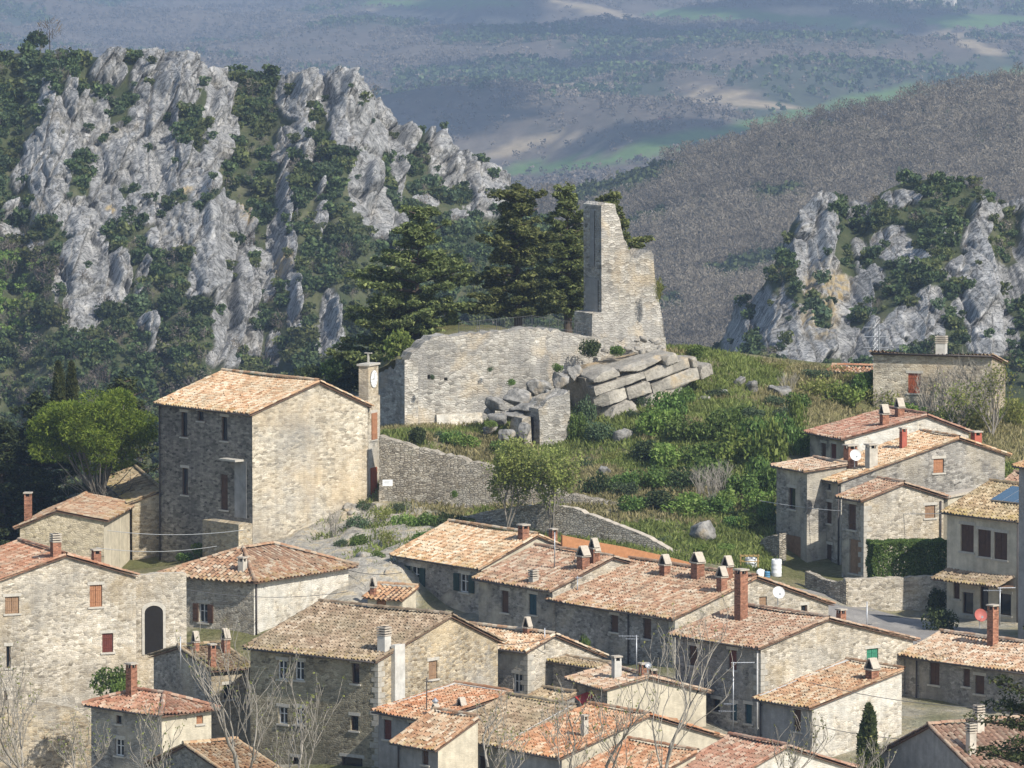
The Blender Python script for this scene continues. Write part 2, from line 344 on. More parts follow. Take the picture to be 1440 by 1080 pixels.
# ---------------------------------------------------------------- near terrain height
CPT=[(-150,1120,345),(0,1115,350),(150,1115,338),(300,1110,325),(500,1105,325),(720,1115,316),(1000,1120,313),(1250,1100,328),(1440,1095,330),(1600,1090,335),
(340,1100,340),(530,1090,339),(625,1010,350),(742,985,351),(854,1040,343),(1000,1040,345),(1070,1055,344),(1140,1085,334),(1265,1010,342),
(565,885,380),(676,890,375),(780,900,372),(949,950,360),(860,935,366),
(236,925,372),(358,915,371),(490,905,376),(210,925,372),(100,1095,359),(0,1100,357),(170,1060,360),
(222,800,406),(290,790,400),(350,775,398),(440,765,399),(525,708,405),(470,790,392),(550,800,384),(500,840,379),(620,745,395),(560,745,395),(590,770,388),
(537,699,406),(645,724,402),(720,742,397),(800,745,394),(900,772,388),(970,796,382),
(540,606,413),(600,620,412),(680,652,409),(620,612,416),(700,635,412),(720,668,406),
(569,600,420),(672,606,421),(750,628,417),(800,640,415),(760,660,411),(830,690,403),(972,742,394),
(840,600,421),(880,540,427),(950,510,431),(935,490,434),(985,493,437),(1060,509,437),(1130,523,436),(1200,530,436),
(900,600,417),(1000,590,420),(1080,600,417),(1100,640,408),(1000,690,402),(900,660,409),(1050,770,390),(1000,775,388),(960,758,391),(880,700,400),
(1095,800,391),(1150,815,386),(1182,822,384),(1100,810,384),(1130,835,378),(1250,870,374),(1300,905,364),(1200,862,378),(1215,880,370),(1335,885,370),(1440,890,366),(1330,858,380),(1160,850,372),
(1215,812,384),(1325,800,388),(1228,600,430),(1330,600,425),(1415,590,430),(1440,640,420),(1500,620,428),(1300,620,415),
(150,805,402),(60,800,400),(0,790,402),(-120,800,402),(60,770,412),(-100,780,410),(140,770,415),(200,760,418)]
_P=np.array([tuple(W(*c)) for c in CPT])
def _rbf_fit(P,sm=.6):
    X=P[:,:2]; d=np.linalg.norm(X[:,None]-X[None],axis=2); n=len(X)
    A=np.zeros((n+3,n+3)); A[:n,:n]=-d+np.eye(n)*sm
    A[:n,n]=1;A[:n,n+1:]=X; A[n,:n]=1;A[n+1:,:n]=X.T
    return np.linalg.solve(A,np.concatenate([P[:,2],[0,0,0]]))
_w=_rbf_fit(_P)
def zg_np(x,y):
    x=np.asarray(x,float); y=np.asarray(y,float); sh=np.broadcast(x,y).shape
    x,y=np.broadcast_arrays(x,y); q=np.stack([x.ravel(),y.ravel()],1)
    z=np.zeros(len(q)); n=len(_P)
    for i in range(0,len(q),20000):
        c=q[i:i+20000]; d=np.linalg.norm(c[:,None]-_P[None,:,:2],axis=2)
        z[i:i+20000]=-d@_w[:n]+_w[n]+c@_w[n+1:]
    x=q[:,0];y=q[:,1]
    back=440-14*sstep(-5,-30,x)-6*sstep(20,40,x)
    e=np.clip(y-back,0,None); z=z-(.35*e+.012*e*e)
    f=np.clip(312-y,0,None); z=z-.3*f
    s=np.clip(np.abs(x)-48,0,None); z=z-.25*s-.004*s*s
    return np.maximum(z,-95).reshape(sh)
def zg(x,y): return float(zg_np(np.array([x]),np.array([y]))[0])
def gpt(px,py,D0=300,D1=445):
    """the ground point seen through a pixel of the photo (first hit)"""
    d=ray(px,py); ys=np.arange(D0,D1,.5); t=ys/d.y
    x=d.x*t; z=CZ+d.z*t; g=zg_np(x,ys); k=np.nonzero(z<=g)[0]
    k=k[0] if len(k) else len(ys)-1
    return Vector((x[k],ys[k],g[k]))
# ---------------------------------------------------------------- roof tiles
def tiles_into(mb,o,ud,vd,nd_,u0,u1,V,u0t=None,u1t=None,m=0,pitch=.255,row=.37,amp=.085,seed=0):
    """barrel tiles over the quad with eave u0..u1 and top u0t..u1t (all in metres from o along ud, vd)"""
    r=np.random.default_rng(seed); u0t=u0 if u0t is None else u0t; u1t=u1 if u1t is None else u1t
    lo=min(u0,u0t); hi=max(u1,u1t)
    nc=max(1,int((hi-lo)/pitch)); pitch=(hi-lo)/nc; nr=max(1,int(round(V/row))); row=V/nr
    prof=[(0,-.35),(.17,.55),(.37,1.0),(.57,.55),(.76,-.35),(1.0,-.75)]
    o=np.array(o);ud=np.array(ud);vd=np.array(vd);n_=np.array(nd_)
    wav=lambda u,v:.13*(vnoise(u*.25+seed,v*.25,seed*1.3)-.5)
    for rr in range(nr):
        va=rr*row-(.04 if rr else .0); vb=(rr+1)*row
        la,lb=u0+(u0t-u0)*max(va,0)/V,u0+(u0t-u0)*vb/V
        ra,rb=u1+(u1t-u1)*max(va,0)/V,u1+(u1t-u1)*vb/V
        for c in range(nc):
            a=lo+c*pitch
            if a+pitch<min(la,lb)-.02 or a>max(ra,rb)+.02: continue
            j=r.normal(0,.012); dv=r.normal(0,.022)-(0 if rr else r.random()*.05); dh=r.normal(0,.007); tw=r.normal(0,.014)
            w0=float(wav(a,va))-.075*math.sin(math.pi*min(1,max(0,(a-lo)/max(hi-lo,.1))))+(r.random()<.012)*.05
            b=len(mb.v)
            for (s,h) in prof:
                u=a+s*pitch+j
                ua=min(max(u-tw,la),ra); ub=min(max(u+tw,lb),rb)
                pa=o+ud*ua+vd*(va+dv)+n_*(h*amp+.035+dh+w0)
                pb=o+ud*ub+vd*(vb+.02)+n_*(h*amp*.85+dh+w0)
                mb.v.append(tuple(pa)); mb.v.append(tuple(pb))
            for k in range(len(prof)-1):
                mb.f.append([b+2*k,b+2*k+2,b+2*k+3,b+2*k+1]); mb.uv.append([(c+.5,rr+.5)]*4); mb.mi.append(m)
def caps_into(mb,p,q,m=0,rad=.12,seg=.38,seed=0,up=(0,0,1)):
    """a line of half round ridge tiles from p to q"""
    r=np.random.default_rng(seed+5); p=Vector(p);q=Vector(q); d=q-p; Ln=d.length
    if Ln<.2: return
    d.normalize(); n=max(1,int(Ln/seg)); seg=Ln/n
    s=d.cross(Vector(up)).normalized(); u=s.cross(d).normalized()
    for i in range(n):
        a=p+d*(i*seg-.03); e=p+d*((i+1)*seg+.02); j=s*r.normal(0,.012)+u*r.normal(0,.008)
        b=len(mb.v)
        for k in range(6):
            t=math.pi*k/5
            for (c,rr) in((a,rad*1.12),(e,rad*.95)):
                mb.v.append(tuple(c+j+s*math.cos(t)*rr+u*(math.sin(t)*rr-.01)))
        for k in range(5):
            mb.f.append([b+2*k,b+2*k+1,b+2*k+3,b+2*k+2]); mb.uv.append([(i+.5+seed,50.5)]*4); mb.mi.append(m)
        mb.f.append([b+2*k for k in range(6)]); mb.uv.append([(i+.5+seed,50.5)]*6); mb.mi.append(m)
# ---------------------------------------------------------------- walls with openings
def interp(poly,u):
    for (a,za),(b,zb) in zip(poly,poly[1:]):
        if a-1e-6<=u<=b+1e-6: return za+(zb-za)*(u-a)/max(b-a,1e-9)
    return poly[0][1] if u<poly[0][0] else poly[-1][1]
def panel(mb,fp,poly,zb,ops,uo,rev=.2,flip=False):
    """wall on a face map fp(u,z,d); poly: top outline; ops: openings (u0,u1,z0,z1)"""
    us=sorted(set([round(p[0],4) for p in poly]+[round(x,4) for o in ops for x in o[:2] if poly[0][0]<x<poly[-1][0]]))
    zs=sorted(set([round(z,4) for o in ops for z in o[2:4]]))
    def emit(pts): 
        mb.poly([fp(u,z,0) for u,z in pts],[(u+uo,z) for u,z in pts])
    for ua,ub in zip(us,us[1:]):
        if ub-ua<1e-4: continue
        ta,tb=interp(poly,ua+1e-5),interp(poly,ub-1e-5); um=(ua+ub)/2
        col=[o for o in ops if o[0]-1e-4<=um<=o[1]+1e-4]
        lev=[zb]+sorted(set(round(z,4) for o in col for z in o[2:4] if z<min(ta,tb)-.01))
        for i,za in enumerate(lev):
            last=i==len(lev)-1
            zt=None if last else lev[i+1]
            zm=za+.01
            if any(o[2]-1e-4<=zm<=o[3] for o in col): 
                continue
            if last: emit([(ua,za),(ub,za),(ub,tb),(ua,ta)])
            else: emit([(ua,za),(ub,za),(ub,zt),(ua,zt)])
    for o in ops:
        u0,u1,z0,z1=o
        for q in(((u0,z0),(u1,z0)),((u1,z0),(u1,z1)),((u1,z1),(u0,z1)),((u0,z1),(u0,z0))):
            (a,za),(b,zb_)=q
            mb.poly([fp(a,za,0),fp(b,zb_,0),fp(b,zb_,-rev),fp(a,za,-rev)],[(a+uo,za),(b+uo,zb_),(b+uo+.1,zb_+.1),(a+uo+.1,za+.1)])
def fbox(mb,fp,u0,u1,z0,z1,d0,d1,m=0):
    P=[Vector(fp(u,z,d)) for d in(d0,d1) for z in(z0,z1) for u in(u0,u1)]
    for q in((0,2,3,1),(4,5,7,6),(0,1,5,4),(2,6,7,3),(0,4,6,2),(1,3,7,5)): 
        pts=[P[i] for i in q]; mb.poly(pts,[(p.x+p.y,p.z) for p in pts],m)
def window(parent,fp,u,z,w,h,kind,wood='brown',frame='bframe',surround=True,rev=.16):
    """a window, shuttered window or door as a part with its own sub-parts; u,z = centre"""
    u0,u1,z0,z1=u-w/2,u+w/2,z-h/2,z+h/2
    door=kind in('door','arch'); nm='door' if door else 'window'
    f=MB(); t=.055
    for a in((u0,u0+t,z0,z1),(u1-t,u1,z0,z1),(u0+t,u1-t,z1-t,z1),(u0+t,u1-t,z0,z0+t)): fbox(f,fp,*a,-rev+.005,-rev+.07)
    if kind in('glass','open'): 
        fbox(f,fp,u-.03,u+.03,z0+t,z1-t,-rev+.012,-rev+.06)
        fbox(f,fp,u0+t,u-.03,z+.1*h-.02,z+.1*h+.02,-rev+.014,-rev+.055); fbox(f,fp,u+.03,u1-t,z+.1*h-.02,z+.1*h+.02,-rev+.014,-rev+.055)
    F_=f.build(nm,M[frame] if kind in('glass','open','dark') else M[wood],parent)
    def leaf(a,b,name,mt,d0,d1):
        s=MB(); n=max(2,int((b-a)/.11)); 
        for i in range(n):
            q=(b-a)/n; fbox(s,fp,a+i*q+.006,a+(i+1)*q-.006,z0+.03,z1-.03,d0+.012*(i%2),d1)
        fbox(s,fp,a+.002,b-.002,z0+.025,z1-.025,d0-.012,d0+.004)
        fbox(s,fp,a+.02,b-.02,z0+h*.2,z0+h*.2+.07,d1+.001,d1+.02); fbox(s,fp,a+.02,b-.02,z1-h*.2-.07,z1-h*.2,d1+.001,d1+.02)
        s.build(name,M[mt],F_)
    if kind in('shut','door'):
        if w>.75: leaf(u0+.04,u-.008,'shutter' if not door else 'door_leaf',wood,-rev+.03,-rev+.08); leaf(u+.008,u1-.04,'shutter' if not door else 'door_leaf',wood,-rev+.03,-rev+.08)
        else: leaf(u0+.04,u1-.04,'shutter' if not door else 'door_leaf',wood,-rev+.03,-rev+.08)
    else:
        p=MB(); fbox(p,fp,u0+.01,u1-.01,z0+.01,z1-.01,-rev-.03,-rev+.004); p.build('pane',M['glass'],F_)
        if kind=='open':
            for a,b in((u0-w*.62,u0-.02),(u1+.02,u1+w*.62)): leaf(a,b,'shutter',wood,.02,.07)
    if surround:
        s=MB(); fbox(s,fp,u0-.12,u1+.12,z0-.1,z0-.004,-.1,.07)
        s.build('sill',M['sill'],F_)
        if not door:
            s=MB(); fbox(s,fp,u0-.14,u1+.14,z1+.004,z1+.18,-.05,.022); s.build('lintel',M['sill'],F_)
    return F_
# ---------------------------------------------------------------- chimneys (house-local coordinates)
def chimney_mesh(mb,x,y,z,w,h,kind,d=None):
    d=d or w
    mm={'brick':1,'plaster':2,'white':3,'red':4}
    body=mm.get(kind.split('_')[0],1); cap=kind.split('_')[-1]
    if cap=='pipe' and kind.startswith('metal'):
        mb.tube([(x,y,z-.5),(x,y,z+h)],w/2,10,6); mb.lathe([(w*.5,0),(w*.9,0),(w*.9,.06),(.02,.22)],10,6,(x,y,z+h)); return
    top=z+h
    if cap=='tent':      # two sloping slabs leaning together over the flue
        b=top-.62; mb.box(x-w/2,x+w/2,y-d/2,y+d/2,z-1.0,b,body)
        mb.box(x-w*.62,x+w*.62,y-d*.62,y+d*.62,b+.002,b+.08,5)
        for s in(-1,1):
            A=Vector((x+s*w*.66,y,b+.08)); T_=Vector((x+s*.02,y,top))
            n=Vector((s*.05,0,.03))
            P=[A+Vector((0,-d*.5,0)),A+Vector((0,d*.5,0)),T_+Vector((0,d*.5,0)),T_+Vector((0,-d*.5,0))]
            Q=[p+n for p in P]
            for q in([P[0],P[1],P[2],P[3]],[Q[0],Q[3],Q[2],Q[1]],[P[0],P[3],Q[3],Q[0]],[P[1],Q[1],Q[2],P[2]],[P[3],P[2],Q[2],Q[3]],[P[0],Q[0],Q[1],P[1]]): mb.poly(q,None,5)
        mb.poly([(x-w*.5,y-d*.42,b+.082),(x+w*.5,y-d*.42,b+.082),(x,y-d*.42,top-.05)],None,7); mb.poly([(x-w*.5,y+d*.42,b+.082),(x+w*.5,y+d*.42,b+.082),(x,y+d*.42,top-.05)],None,7)  # black triangles paint the dark of the gap under the slabs
    elif cap=='band':    # stacked concrete louvres
        b=top-.55; mb.box(x-w/2,x+w/2,y-d/2,y+d/2,z-1.0,b,body)
        mb.box(x-w*.36,x+w*.36,y-d*.36,y+d*.36,b+.001,top-.05,7)
        for i in range(4):
            zz=b+.02+i*.135; mb.box(x-w*.56,x+w*.56,y-d*.56,y+d*.56,zz,zz+.075,5)
    else:                # flat slab on four little piers
        b=top-.28; mb.box(x-w/2,x+w/2,y-d/2,y+d/2,z-1.0,b,body)
        for sx in(-1,1):
            for sy in(-1,1): mb.box(x+sx*w*.38-w*.1,x+sx*w*.38+w*.1,y+sy*d*.38-d*.1,y+sy*d*.38+d*.1,b+.001,b+.2,body)
        mb.box(x-w*.25,x+w*.25,y-d*.25,y+d*.25,b+.002,b+.19,7)
        mb.box(x-w*.62,x+w*.62,y-d*.62,y+d*.62,b+.201,top,5)
CHM=lambda:[M['capc'],M['brickch'],M['chpl'],M['chwh'],M['chred'],M['capc'],M['metal'],M['sootshade']]
# ---------------------------------------------------------------- house
HOUSES={}
class House: pass
def house(key,name,label,B,A,C,D,al,roof='gable',apex=None,pitch=None,wall='grey',wallb=None,tile='mix',wins=(),chims=(),pipes=(),over=.32,group='stone houses of the village',cat='house',tp=None,base=None,La_=None,seed=None,zbot=None,rv=.16):
    h=House(); a=R(al); ca,sa=math.cos(a),math.sin(a); s=F/D*1.0
    Bw=W(B[0],B[1],D); e1=Vector((ca,-sa,0)); e2=Vector((sa,ca,0)); seed=seed if seed is not None else len(HOUSES)*13+1
    def solve(dirv,px):
        lo,hi=0.0,60.0; f=lambda L_:proj(Bw+dirv*L_)[0]-px; f0=f(0)
        for _ in range(60):
            mid=(lo+hi)/2
            if (f(mid)>0)==(f0>0): lo=mid
            else: hi=mid
        return lo
    La=solve(-e1,A[0] if isinstance(A,tuple) else A); Lb=solve(e2,C[0] if isinstance(C,tuple) else C)
    if La_: La=La_
    cs=[Bw,Bw-e1*La,Bw+e2*Lb,Bw-e1*La+e2*Lb]
    zb=min(zg(c.x,c.y) for c in cs)-.6
    if zbot is not None: zb=zbot
    z0=zg(Bw.x,Bw.y) if base is None else W(B[0],base,D).z
    if base is not None: zb=min(zb,z0-.3)
    root=empty(name,(Bw.x,Bw.y,z0),-a,label,cat,group); h.root=root
    Minv=(Matrix.Translation((Bw.x,Bw.y,z0))@Matrix.Rotation(-a,4,'Z')).inverted(); h.M=Minv.inverted()
    eave=Bw.z-z0; zb=zb-z0; h.La,h.Lb,h.eave=La,Lb,eave
    O=Minv@Vector((0,0,CZ))
    def hit(px,py,face):
        d=Minv.to_3x3()@ray(px,py)
        t=(-O.y/d.y) if face=='AB' else (-O.x/d.x)
        return O+d*t
    h.hit=hit
    def zat(px,py,pt):   # height of the ray through (px,py) at the local point's distance
        d=Minv.to_3x3()@ray(px,py); t=(Vector((pt[0],pt[1]))-O.xy).dot(d.xy)/d.xy.dot(d.xy)
        return (O+d*t).z
    Cz=zat(C[0],C[1],(0,Lb)) if isinstance(C,tuple) else eave
    Az=zat(A[0],A[1],(-La,0)) if isinstance(A,tuple) and roof=='cross' else eave
    if roof=='gable':
        if apex: q=hit(apex[0],apex[1],'BC'); yr,zr=min(max(q.y,.3),Lb-.3),q.z
        else: yr=Lb/2; zr=eave+math.tan(R(pitch or 17))*yr
        prof=[(0,eave),(yr,zr),(Lb,Cz if isinstance(C,tuple) else eave+(0 if not apex else (zr-eave)*(1-(Lb-yr)/yr)*0))]
        h.rz=lambda x,y:interp(prof,y)
        tops={'AB':[(-La,eave),(0,eave)],'BC':prof,'CD':[(-La,prof[-1][1]),(0,prof[-1][1])],'DA':prof}
    elif roof=='lean':
        prof=[(0,eave),(Lb,Cz)]; h.rz=lambda x,y:interp(prof,y)
        tops={'AB':[(-La,eave),(0,eave)],'BC':prof,'CD':[(-La,Cz),(0,Cz)],'DA':prof}
    elif roof=='cross':
        if apex: q=hit(apex[0],apex[1],'AB'); xr,zr=min(max(q.x,-La+.3),-.3),q.z
        else: xr=-La/2; zr=eave+math.tan(R(pitch or 18))*La/2
        prof=[(-La,Az),(xr,zr),(0,eave)]; h.rz=lambda x,y:interp(prof,x)
        tops={'AB':prof,'BC':[(0,eave),(Lb,eave)],'CD':prof,'DA':[(0,Az),(Lb,Az)]}
    elif roof in('hip','flat'):
        tops={'AB':[(-La,eave),(0,eave)],'BC':[(0,eave),(Lb,eave)],'CD':[(-La,eave),(0,eave)],'DA':[(0,eave),(Lb,eave)]}
        pt=math.tan(R(pitch or 18)); 
        h.rz=(lambda x,y:eave+pt*min(y,Lb-y,-x,x+La)) if roof=='hip' else (lambda x,y:eave)
    fps={'AB':lambda u,z,d:(u,-d,z),'BC':lambda u,z,d:(d,u,z),'CD':lambda u,z,d:(u,Lb+d,z),'DA':lambda u,z,d:(-La-d,u,z)}
    h.fps=fps
    wl=[]; ops={'AB':[],'BC':[],'CD':[],'DA':[]}
    for w in wins:
        face,px,py,ww,hh,kind=w[:6]; kw=w[6] if len(w)>6 else {}
        q=hit(px,py,face); dist=(O-q).length; sc=F/dist
        c=abs(ca) if face=='AB' else abs(sa)
        u=q.x if face=='AB' else q.y; wm=ww/sc/max(c,.25); hm=hh/sc
        lim=(-La+.1,-.1) if face=='AB' else (.1,Lb-.1)
        wm=min(wm,lim[1]-lim[0]); u=min(max(u,lim[0]+wm/2),lim[1]-wm/2)
        zc=max(q.z,zb+hm/2+.05); zc=min(zc,min(interp(tops[face],u-wm/2),interp(tops[face],u+wm/2))-hm/2-.06)
        ops[face].append((u-wm/2,u+wm/2,zc-hm/2,zc+hm/2)); wl.append((face,u,zc,wm,hm,kind,kw))
    mbA=MB(); mats=[M[wall]]
    for k in('AB','CD','DA'): panel(mbA,fps[k],tops[k],zb,ops[k],{'AB':0,'CD':31,'DA':57}[k],rev=rv)
    if wallb:
        mbA.build('wall',M[wall],root); mbB=MB(); panel(mbB,fps['BC'],tops['BC'],zb,ops['BC'],13,rev=rv); mbB.build('wall',M[wallb],root)
    else:
        panel(mbA,fps['BC'],tops['BC'],zb,ops['BC'],13,rev=rv); mbA.build('wall',M[wall],root)
    for (face,u,zc,wm,hm,kind,kw) in wl: window(root,fps[face],u,zc,wm,hm,kind,rev=rv,**kw)
    # roof
    rm=MB(); TP=dict(m=0,**(tp or {})); ov=over; rs=seed
    def slope(p0,p1,up,V,uin0=0,uin1=0):
        """eave from p0 to p1 (left to right seen from outside), up = unit vector up the slope"""
        p0,p1=Vector(p0),Vector(p1); ud=(p1-p0).normalized(); n=ud.cross(Vector(up)).normalized(); Ln=(p1-p0).length
        t0=uin0; t1=Ln-uin1
        tiles_into(rm,p0+n*.10,ud,Vector(up),n,0,Ln,V,t0,t1,seed=rs+len(rm.f)%97,**TP)
        q=[p0,p1,p0+ud*t1+Vector(up)*V,p0+ud*t0+Vector(up)*V]
        if (q[2]-q[3]).length<.02: q=q[:3]
        lo=[p-n*.02 for p in q]; hi=[p+n*.015 for p in q]
        rm.poly(hi,None,1); rm.poly(lo[::-1],None,1)
        for i in range(len(q)):
            j=(i+1)%len(q); rm.poly([lo[i],lo[j],hi[j],hi[i]],None,1)
        return n
    zo=.03
    if roof in('gable','lean','cross'):
        vo=.18
        if roof=='cross':
            X=lambda x,y,z:(x,y,z)
            (xa,za),(xr,zr),(xb,zb2)=prof
            for sgn,(xe,ze) in((1,(xb,zb2)),(-1,(xa,za))):
                run=abs(xe-xr); sl=(zr-ze)/run; Vv=math.hypot(run+ov,(run+ov)*sl)
                xe2=xe+sgn*ov; ze2=ze-ov*sl+zo; up=Vector((-sgn,0,sl)).normalized()
                p0,p1=((xe2,-vo,ze2),(xe2,Lb+vo,ze2)) if sgn>0 else ((xe2,Lb+vo,ze2),(xe2,-vo,ze2))
                n=slope(p0,p1,up,Vv)
                for yy in(-vo+.06,Lb+vo-.06): caps_into(rm,Vector((xe2,yy,ze2))+n*.13,Vector((xr,yy,zr+zo))+n*.13,seed=rs+3,rad=.095)
            caps_into(rm,(xr,-vo,zr+zo+.17),(xr,Lb+vo,zr+zo+.17),seed=rs)
        else:
            parts=[(0,eave,prof[1][0],prof[1][1],1)]
            if roof=='gable': parts.append((Lb,prof[2][1],prof[1][0],prof[1][1],-1))
            for (ye,ze,yr_,zr_,sg) in parts:
                run=abs(yr_-ye); sl=(zr_-ze)/run; Vv=math.hypot(run+ov,(run+ov)*sl)
                ye2=ye-sg*ov; ze2=ze-ov*sl+zo; up=Vector((0,sg,sl)).normalized()
                p0,p1=((-La-vo,ye2,ze2),(vo,ye2,ze2)) if sg>0 else ((vo,ye2,ze2),(-La-vo,ye2,ze2))
                n=slope(p0,p1,up,Vv)
                for xx in(-La-vo+.06,vo-.06): caps_into(rm,Vector((xx,ye2,ze2))+n*.13,Vector((xx,yr_,zr_+zo))+n*.13,seed=rs+3,rad=.095)
            yr_,zr_=prof[1]
            caps_into(rm,(-La-vo,yr_,zr_+zo+.17),(vo,yr_,zr_+zo+.17),seed=rs)
    elif roof=='hip':
        mn=min(La,Lb)/2; zr=eave+mn*pt; x0,x1,y0,y1=-La-ov,ov,-ov,Lb+ov; ze=eave-ov*pt+zo; mo=mn+ov
        cl=math.hypot(1,pt); V=mo*cl
        if La>=Lb: r0,r1=Vector((-La+mn,Lb/2,zr)),Vector((-mn,Lb/2,zr))
        else: r0,r1=Vector((-La/2,mn,zr)),Vector((-La/2,Lb-mn,zr))
        slope((x0,y0,ze),(x1,y0,ze),(0,1/cl,pt/cl),V,mo,mo); slope((x1,y0,ze),(x1,y1,ze),(-1/cl,0,pt/cl),V,mo,mo)
        slope((x1,y1,ze),(x0,y1,ze),(0,-1/cl,pt/cl),V,mo,mo); slope((x0,y1,ze),(x0,y0,ze),(1/cl,0,pt/cl),V,mo,mo)
        up=Vector((0,0,.15))
        cor=[Vector((x1,y0,ze)),Vector((x1,y1,ze)),Vector((x0,y1,ze)),Vector((x0,y0,ze))]
        ends=[r1,r1,r0,r0] if La>=Lb else [r0,r1,r1,r0]
        for c_,e_ in zip(cor,ends): caps_into(rm,c_+up,e_+up+Vector((0,0,zo)),seed=rs)
        caps_into(rm,r0+up,r1+up,seed=rs)
    else:
        rm.box(-La-.15,.15,-.15,Lb+.15,eave+.003,eave+.16,1)
    roofo=rm.build('roof',[T[tile],M['deck'] if roof!='flat' else M['capc']],root); h.roof=roofo
    def on_roof(px,py):
        d=Minv.to_3x3()@ray(px,py); d=d/d.y if abs(d.y)>1e-6 else d
        d=(Minv.to_3x3()@ray(px,py)).normalized(); t0=(Bw-Vector((0,0,CZ))).length-12
        for k in range(1400):
            p=O+d*(t0+k*.03)
            if -La-.3<=p.x<=.3 and -.4<=p.y<=Lb+.3 and p.z<=h.rz(min(max(p.x,-La),0),min(max(p.y,0),Lb))+.18: return p
        return None
    h.on_roof=on_roof
    for c in chims:
        px,pyt,pyb,wpx,kind=c[:5]
        p=on_roof(px,pyb)
        if p is None:
            p=on_roof(px,pyb+6) or on_roof(px,pyb+14)
        if p is None: 
            print('CHIMNEY MISS',key,c); continue
        ww=wpx/s/1.36
        p.x=min(max(p.x,-La+ww*.5+.1),-ww*.5-.12); p.y=min(max(p.y,ww*.5+.1),Lb-ww*.5-.1); p.z=h.rz(p.x,p.y)
        hh=max(zat(px,pyt,(p.x,p.y))-p.z,.6)
        cm=MB(); chimney_mesh(cm,p.x,p.y,p.z,ww,hh,kind); cm.build('chimney',CHM(),roofo)
    for (face,px,py0,py1,mt) in pipes:
        q=hit(px,py0,face); q2=hit(px,py1,face); pm=MB()
        u=min(max(q.x,-La+.06),-.06) if face=='AB' else min(max(q.y,.06),Lb-.06)
        pm.tube([fps[face](u,min(q.z,eave+.1),.09),fps[face](u,q2.z,.09)],.05,7)
        zz=q2.z+1
        while zz<q.z: fbox(pm,fps[face],u-.07,u+.07,zz,zz+.04,.0,.1); zz+=1.6
        pm.build('drainpipe',M[mt],root,True)
    if roof!='flat' and over>.2:
        g=MB()
        if roof in('gable','lean','hip') and tp is None:
            ze=eave-ov*((prof[1][1]-eave)/prof[1][0] if roof!='hip' else pt)+.06
            pts=[(-La-.1,-ov-.05,ze),(.1,-ov-.05,ze)]
            g.tube(pts,.055,6); g.build('gutter',M['pipe'],roofo,True)
    HOUSES[key]=h; return h
# ================================================================ the village houses
HP=dict
# great hall with the clock turret
hall=house('hall','stone_hall','tall stone hall with shaded front, sunlit gable wall and clock turret at its corner',(354.7,582.8),224,(517,572),400,50,apex=(447,539),wall='hallshade',wallb='hall',tile='pale',base=760,
 wins=[('AB',259,597,9,35,'dark'),('AB',315.5,603,9,34,'dark'),('AB',282,585,9,14,'dark'),('AB',260,677,9,38,'dark'),('AB',315,692,11,50,'door')],
 pipes=[('AB',225.5,568,790,'pipe')],over=.28,group='tall civic buildings')
hm=hall
mb=MB(); q=hm.hit(304,729,'AB'); q2=hm.hit(350,729,'AB')
fbox(mb,hm.fps['AB'],q.x,-.02,q.z-4,q.z,.003,1.1); mb.build('entrance_landing',M['warm'],hm.root)
mb=MB(); q=hm.hit(320,646,'AB'); q2=hm.hit(343,646,'AB'); fbox(mb,hm.fps['AB'],q.x,q2.x,q.z,q.z+.12,.003,.7); mb.build('door_canopy',M['sill'],hm.root)
mb=MB(); q=hm.hit(318,690,'AB'); q2=hm.hit(347,690,'AB'); fbox(mb,hm.fps['AB'],q.x+.9,q2.x,q.z-1.6,q.z+2.0,.003,.03); mb.build('plaster_patch',M['greyplaster'],hm.root)
# entrance block and clock turret share the skewed end wall of the hall
tB=W(518,566,406.2); ta=R(24); tz=zg(tB.x,tB.y)-1
Mt=hm.M.inverted()@(Matrix.Translation((tB.x,tB.y,0))@Matrix.Rotation(-ta,4,'Z'))
def tbox(mb,x0,x1,y0,y1,z0,z1,m=0): mb.box(x0,x1,y0,y1,z0,z1,m,Mt)
eb=MB(); tbox(eb,-1.2,0,.0,1.75,tz,tB.z+.35); eb.build('entrance_bay',M['hall'],hm.root)
tt=MB(); ztop=W(518,515,406.2).z
tbox(tt,-.68,0,.012,1.5,tB.z+.352,ztop); tower=tt.build('clock_turret',M['hall'],hm.root)
cm=MB(); tbox(cm,-.78,.1,-.09,1.6,ztop+.001,ztop+.12); tbox(cm,-.4,-.3,.7,.8,ztop+.12,ztop+.75); tbox(cm,-.6,-.1,.68,.82,ztop+.75,ztop+.80); cm.build('turret_cap',M['sill'],tower)
ck=MB(); n=28; zc=(tB.z+.35+ztop)/2+.12; rr=.50
pts=[Mt@Vector((.055,.76+rr*math.cos(2*math.pi*i/n),zc+rr*math.sin(2*math.pi*i/n)*1.1)) for i in range(n)]
pts2=[Mt@Vector((.002,.76+rr*math.cos(2*math.pi*i/n),zc+rr*math.sin(2*math.pi*i/n)*1.1)) for i in range(n)]
ck.poly(pts,None,0)
for i in range(n): ck.poly([pts[i],pts[(i+1)%n],pts2[(i+1)%n],pts2[i]],None,1)
for i in range(12):
    an=math.pi*i/6; 
    for k in(0,): tbox(ck,.056,.062,.76+.40*math.cos(an)-.025,.76+.40*math.cos(an)+.025,zc+.44*math.sin(an)-.03,zc+.44*math.sin(an)+.03,1)
tbox(ck,.056,.066,.74,.78,zc-.05,zc+.36,1); tbox(ck,.056,.064,.5,.78,zc-.03,zc+.02,1)
ck.build('clock_face',[M['plast'],M['wire']],tower)
tf=lambda u,z,d:tuple(Mt@Vector((d,u,z)))
def tz_at(px,py): 
    d=ray(px,py); return CZ+d.z*(406.6/d.y)
window(hm.root,tf,.8,tz_at(524,600),.75,1.7,'shut','orange','bframe',rev=-.012)
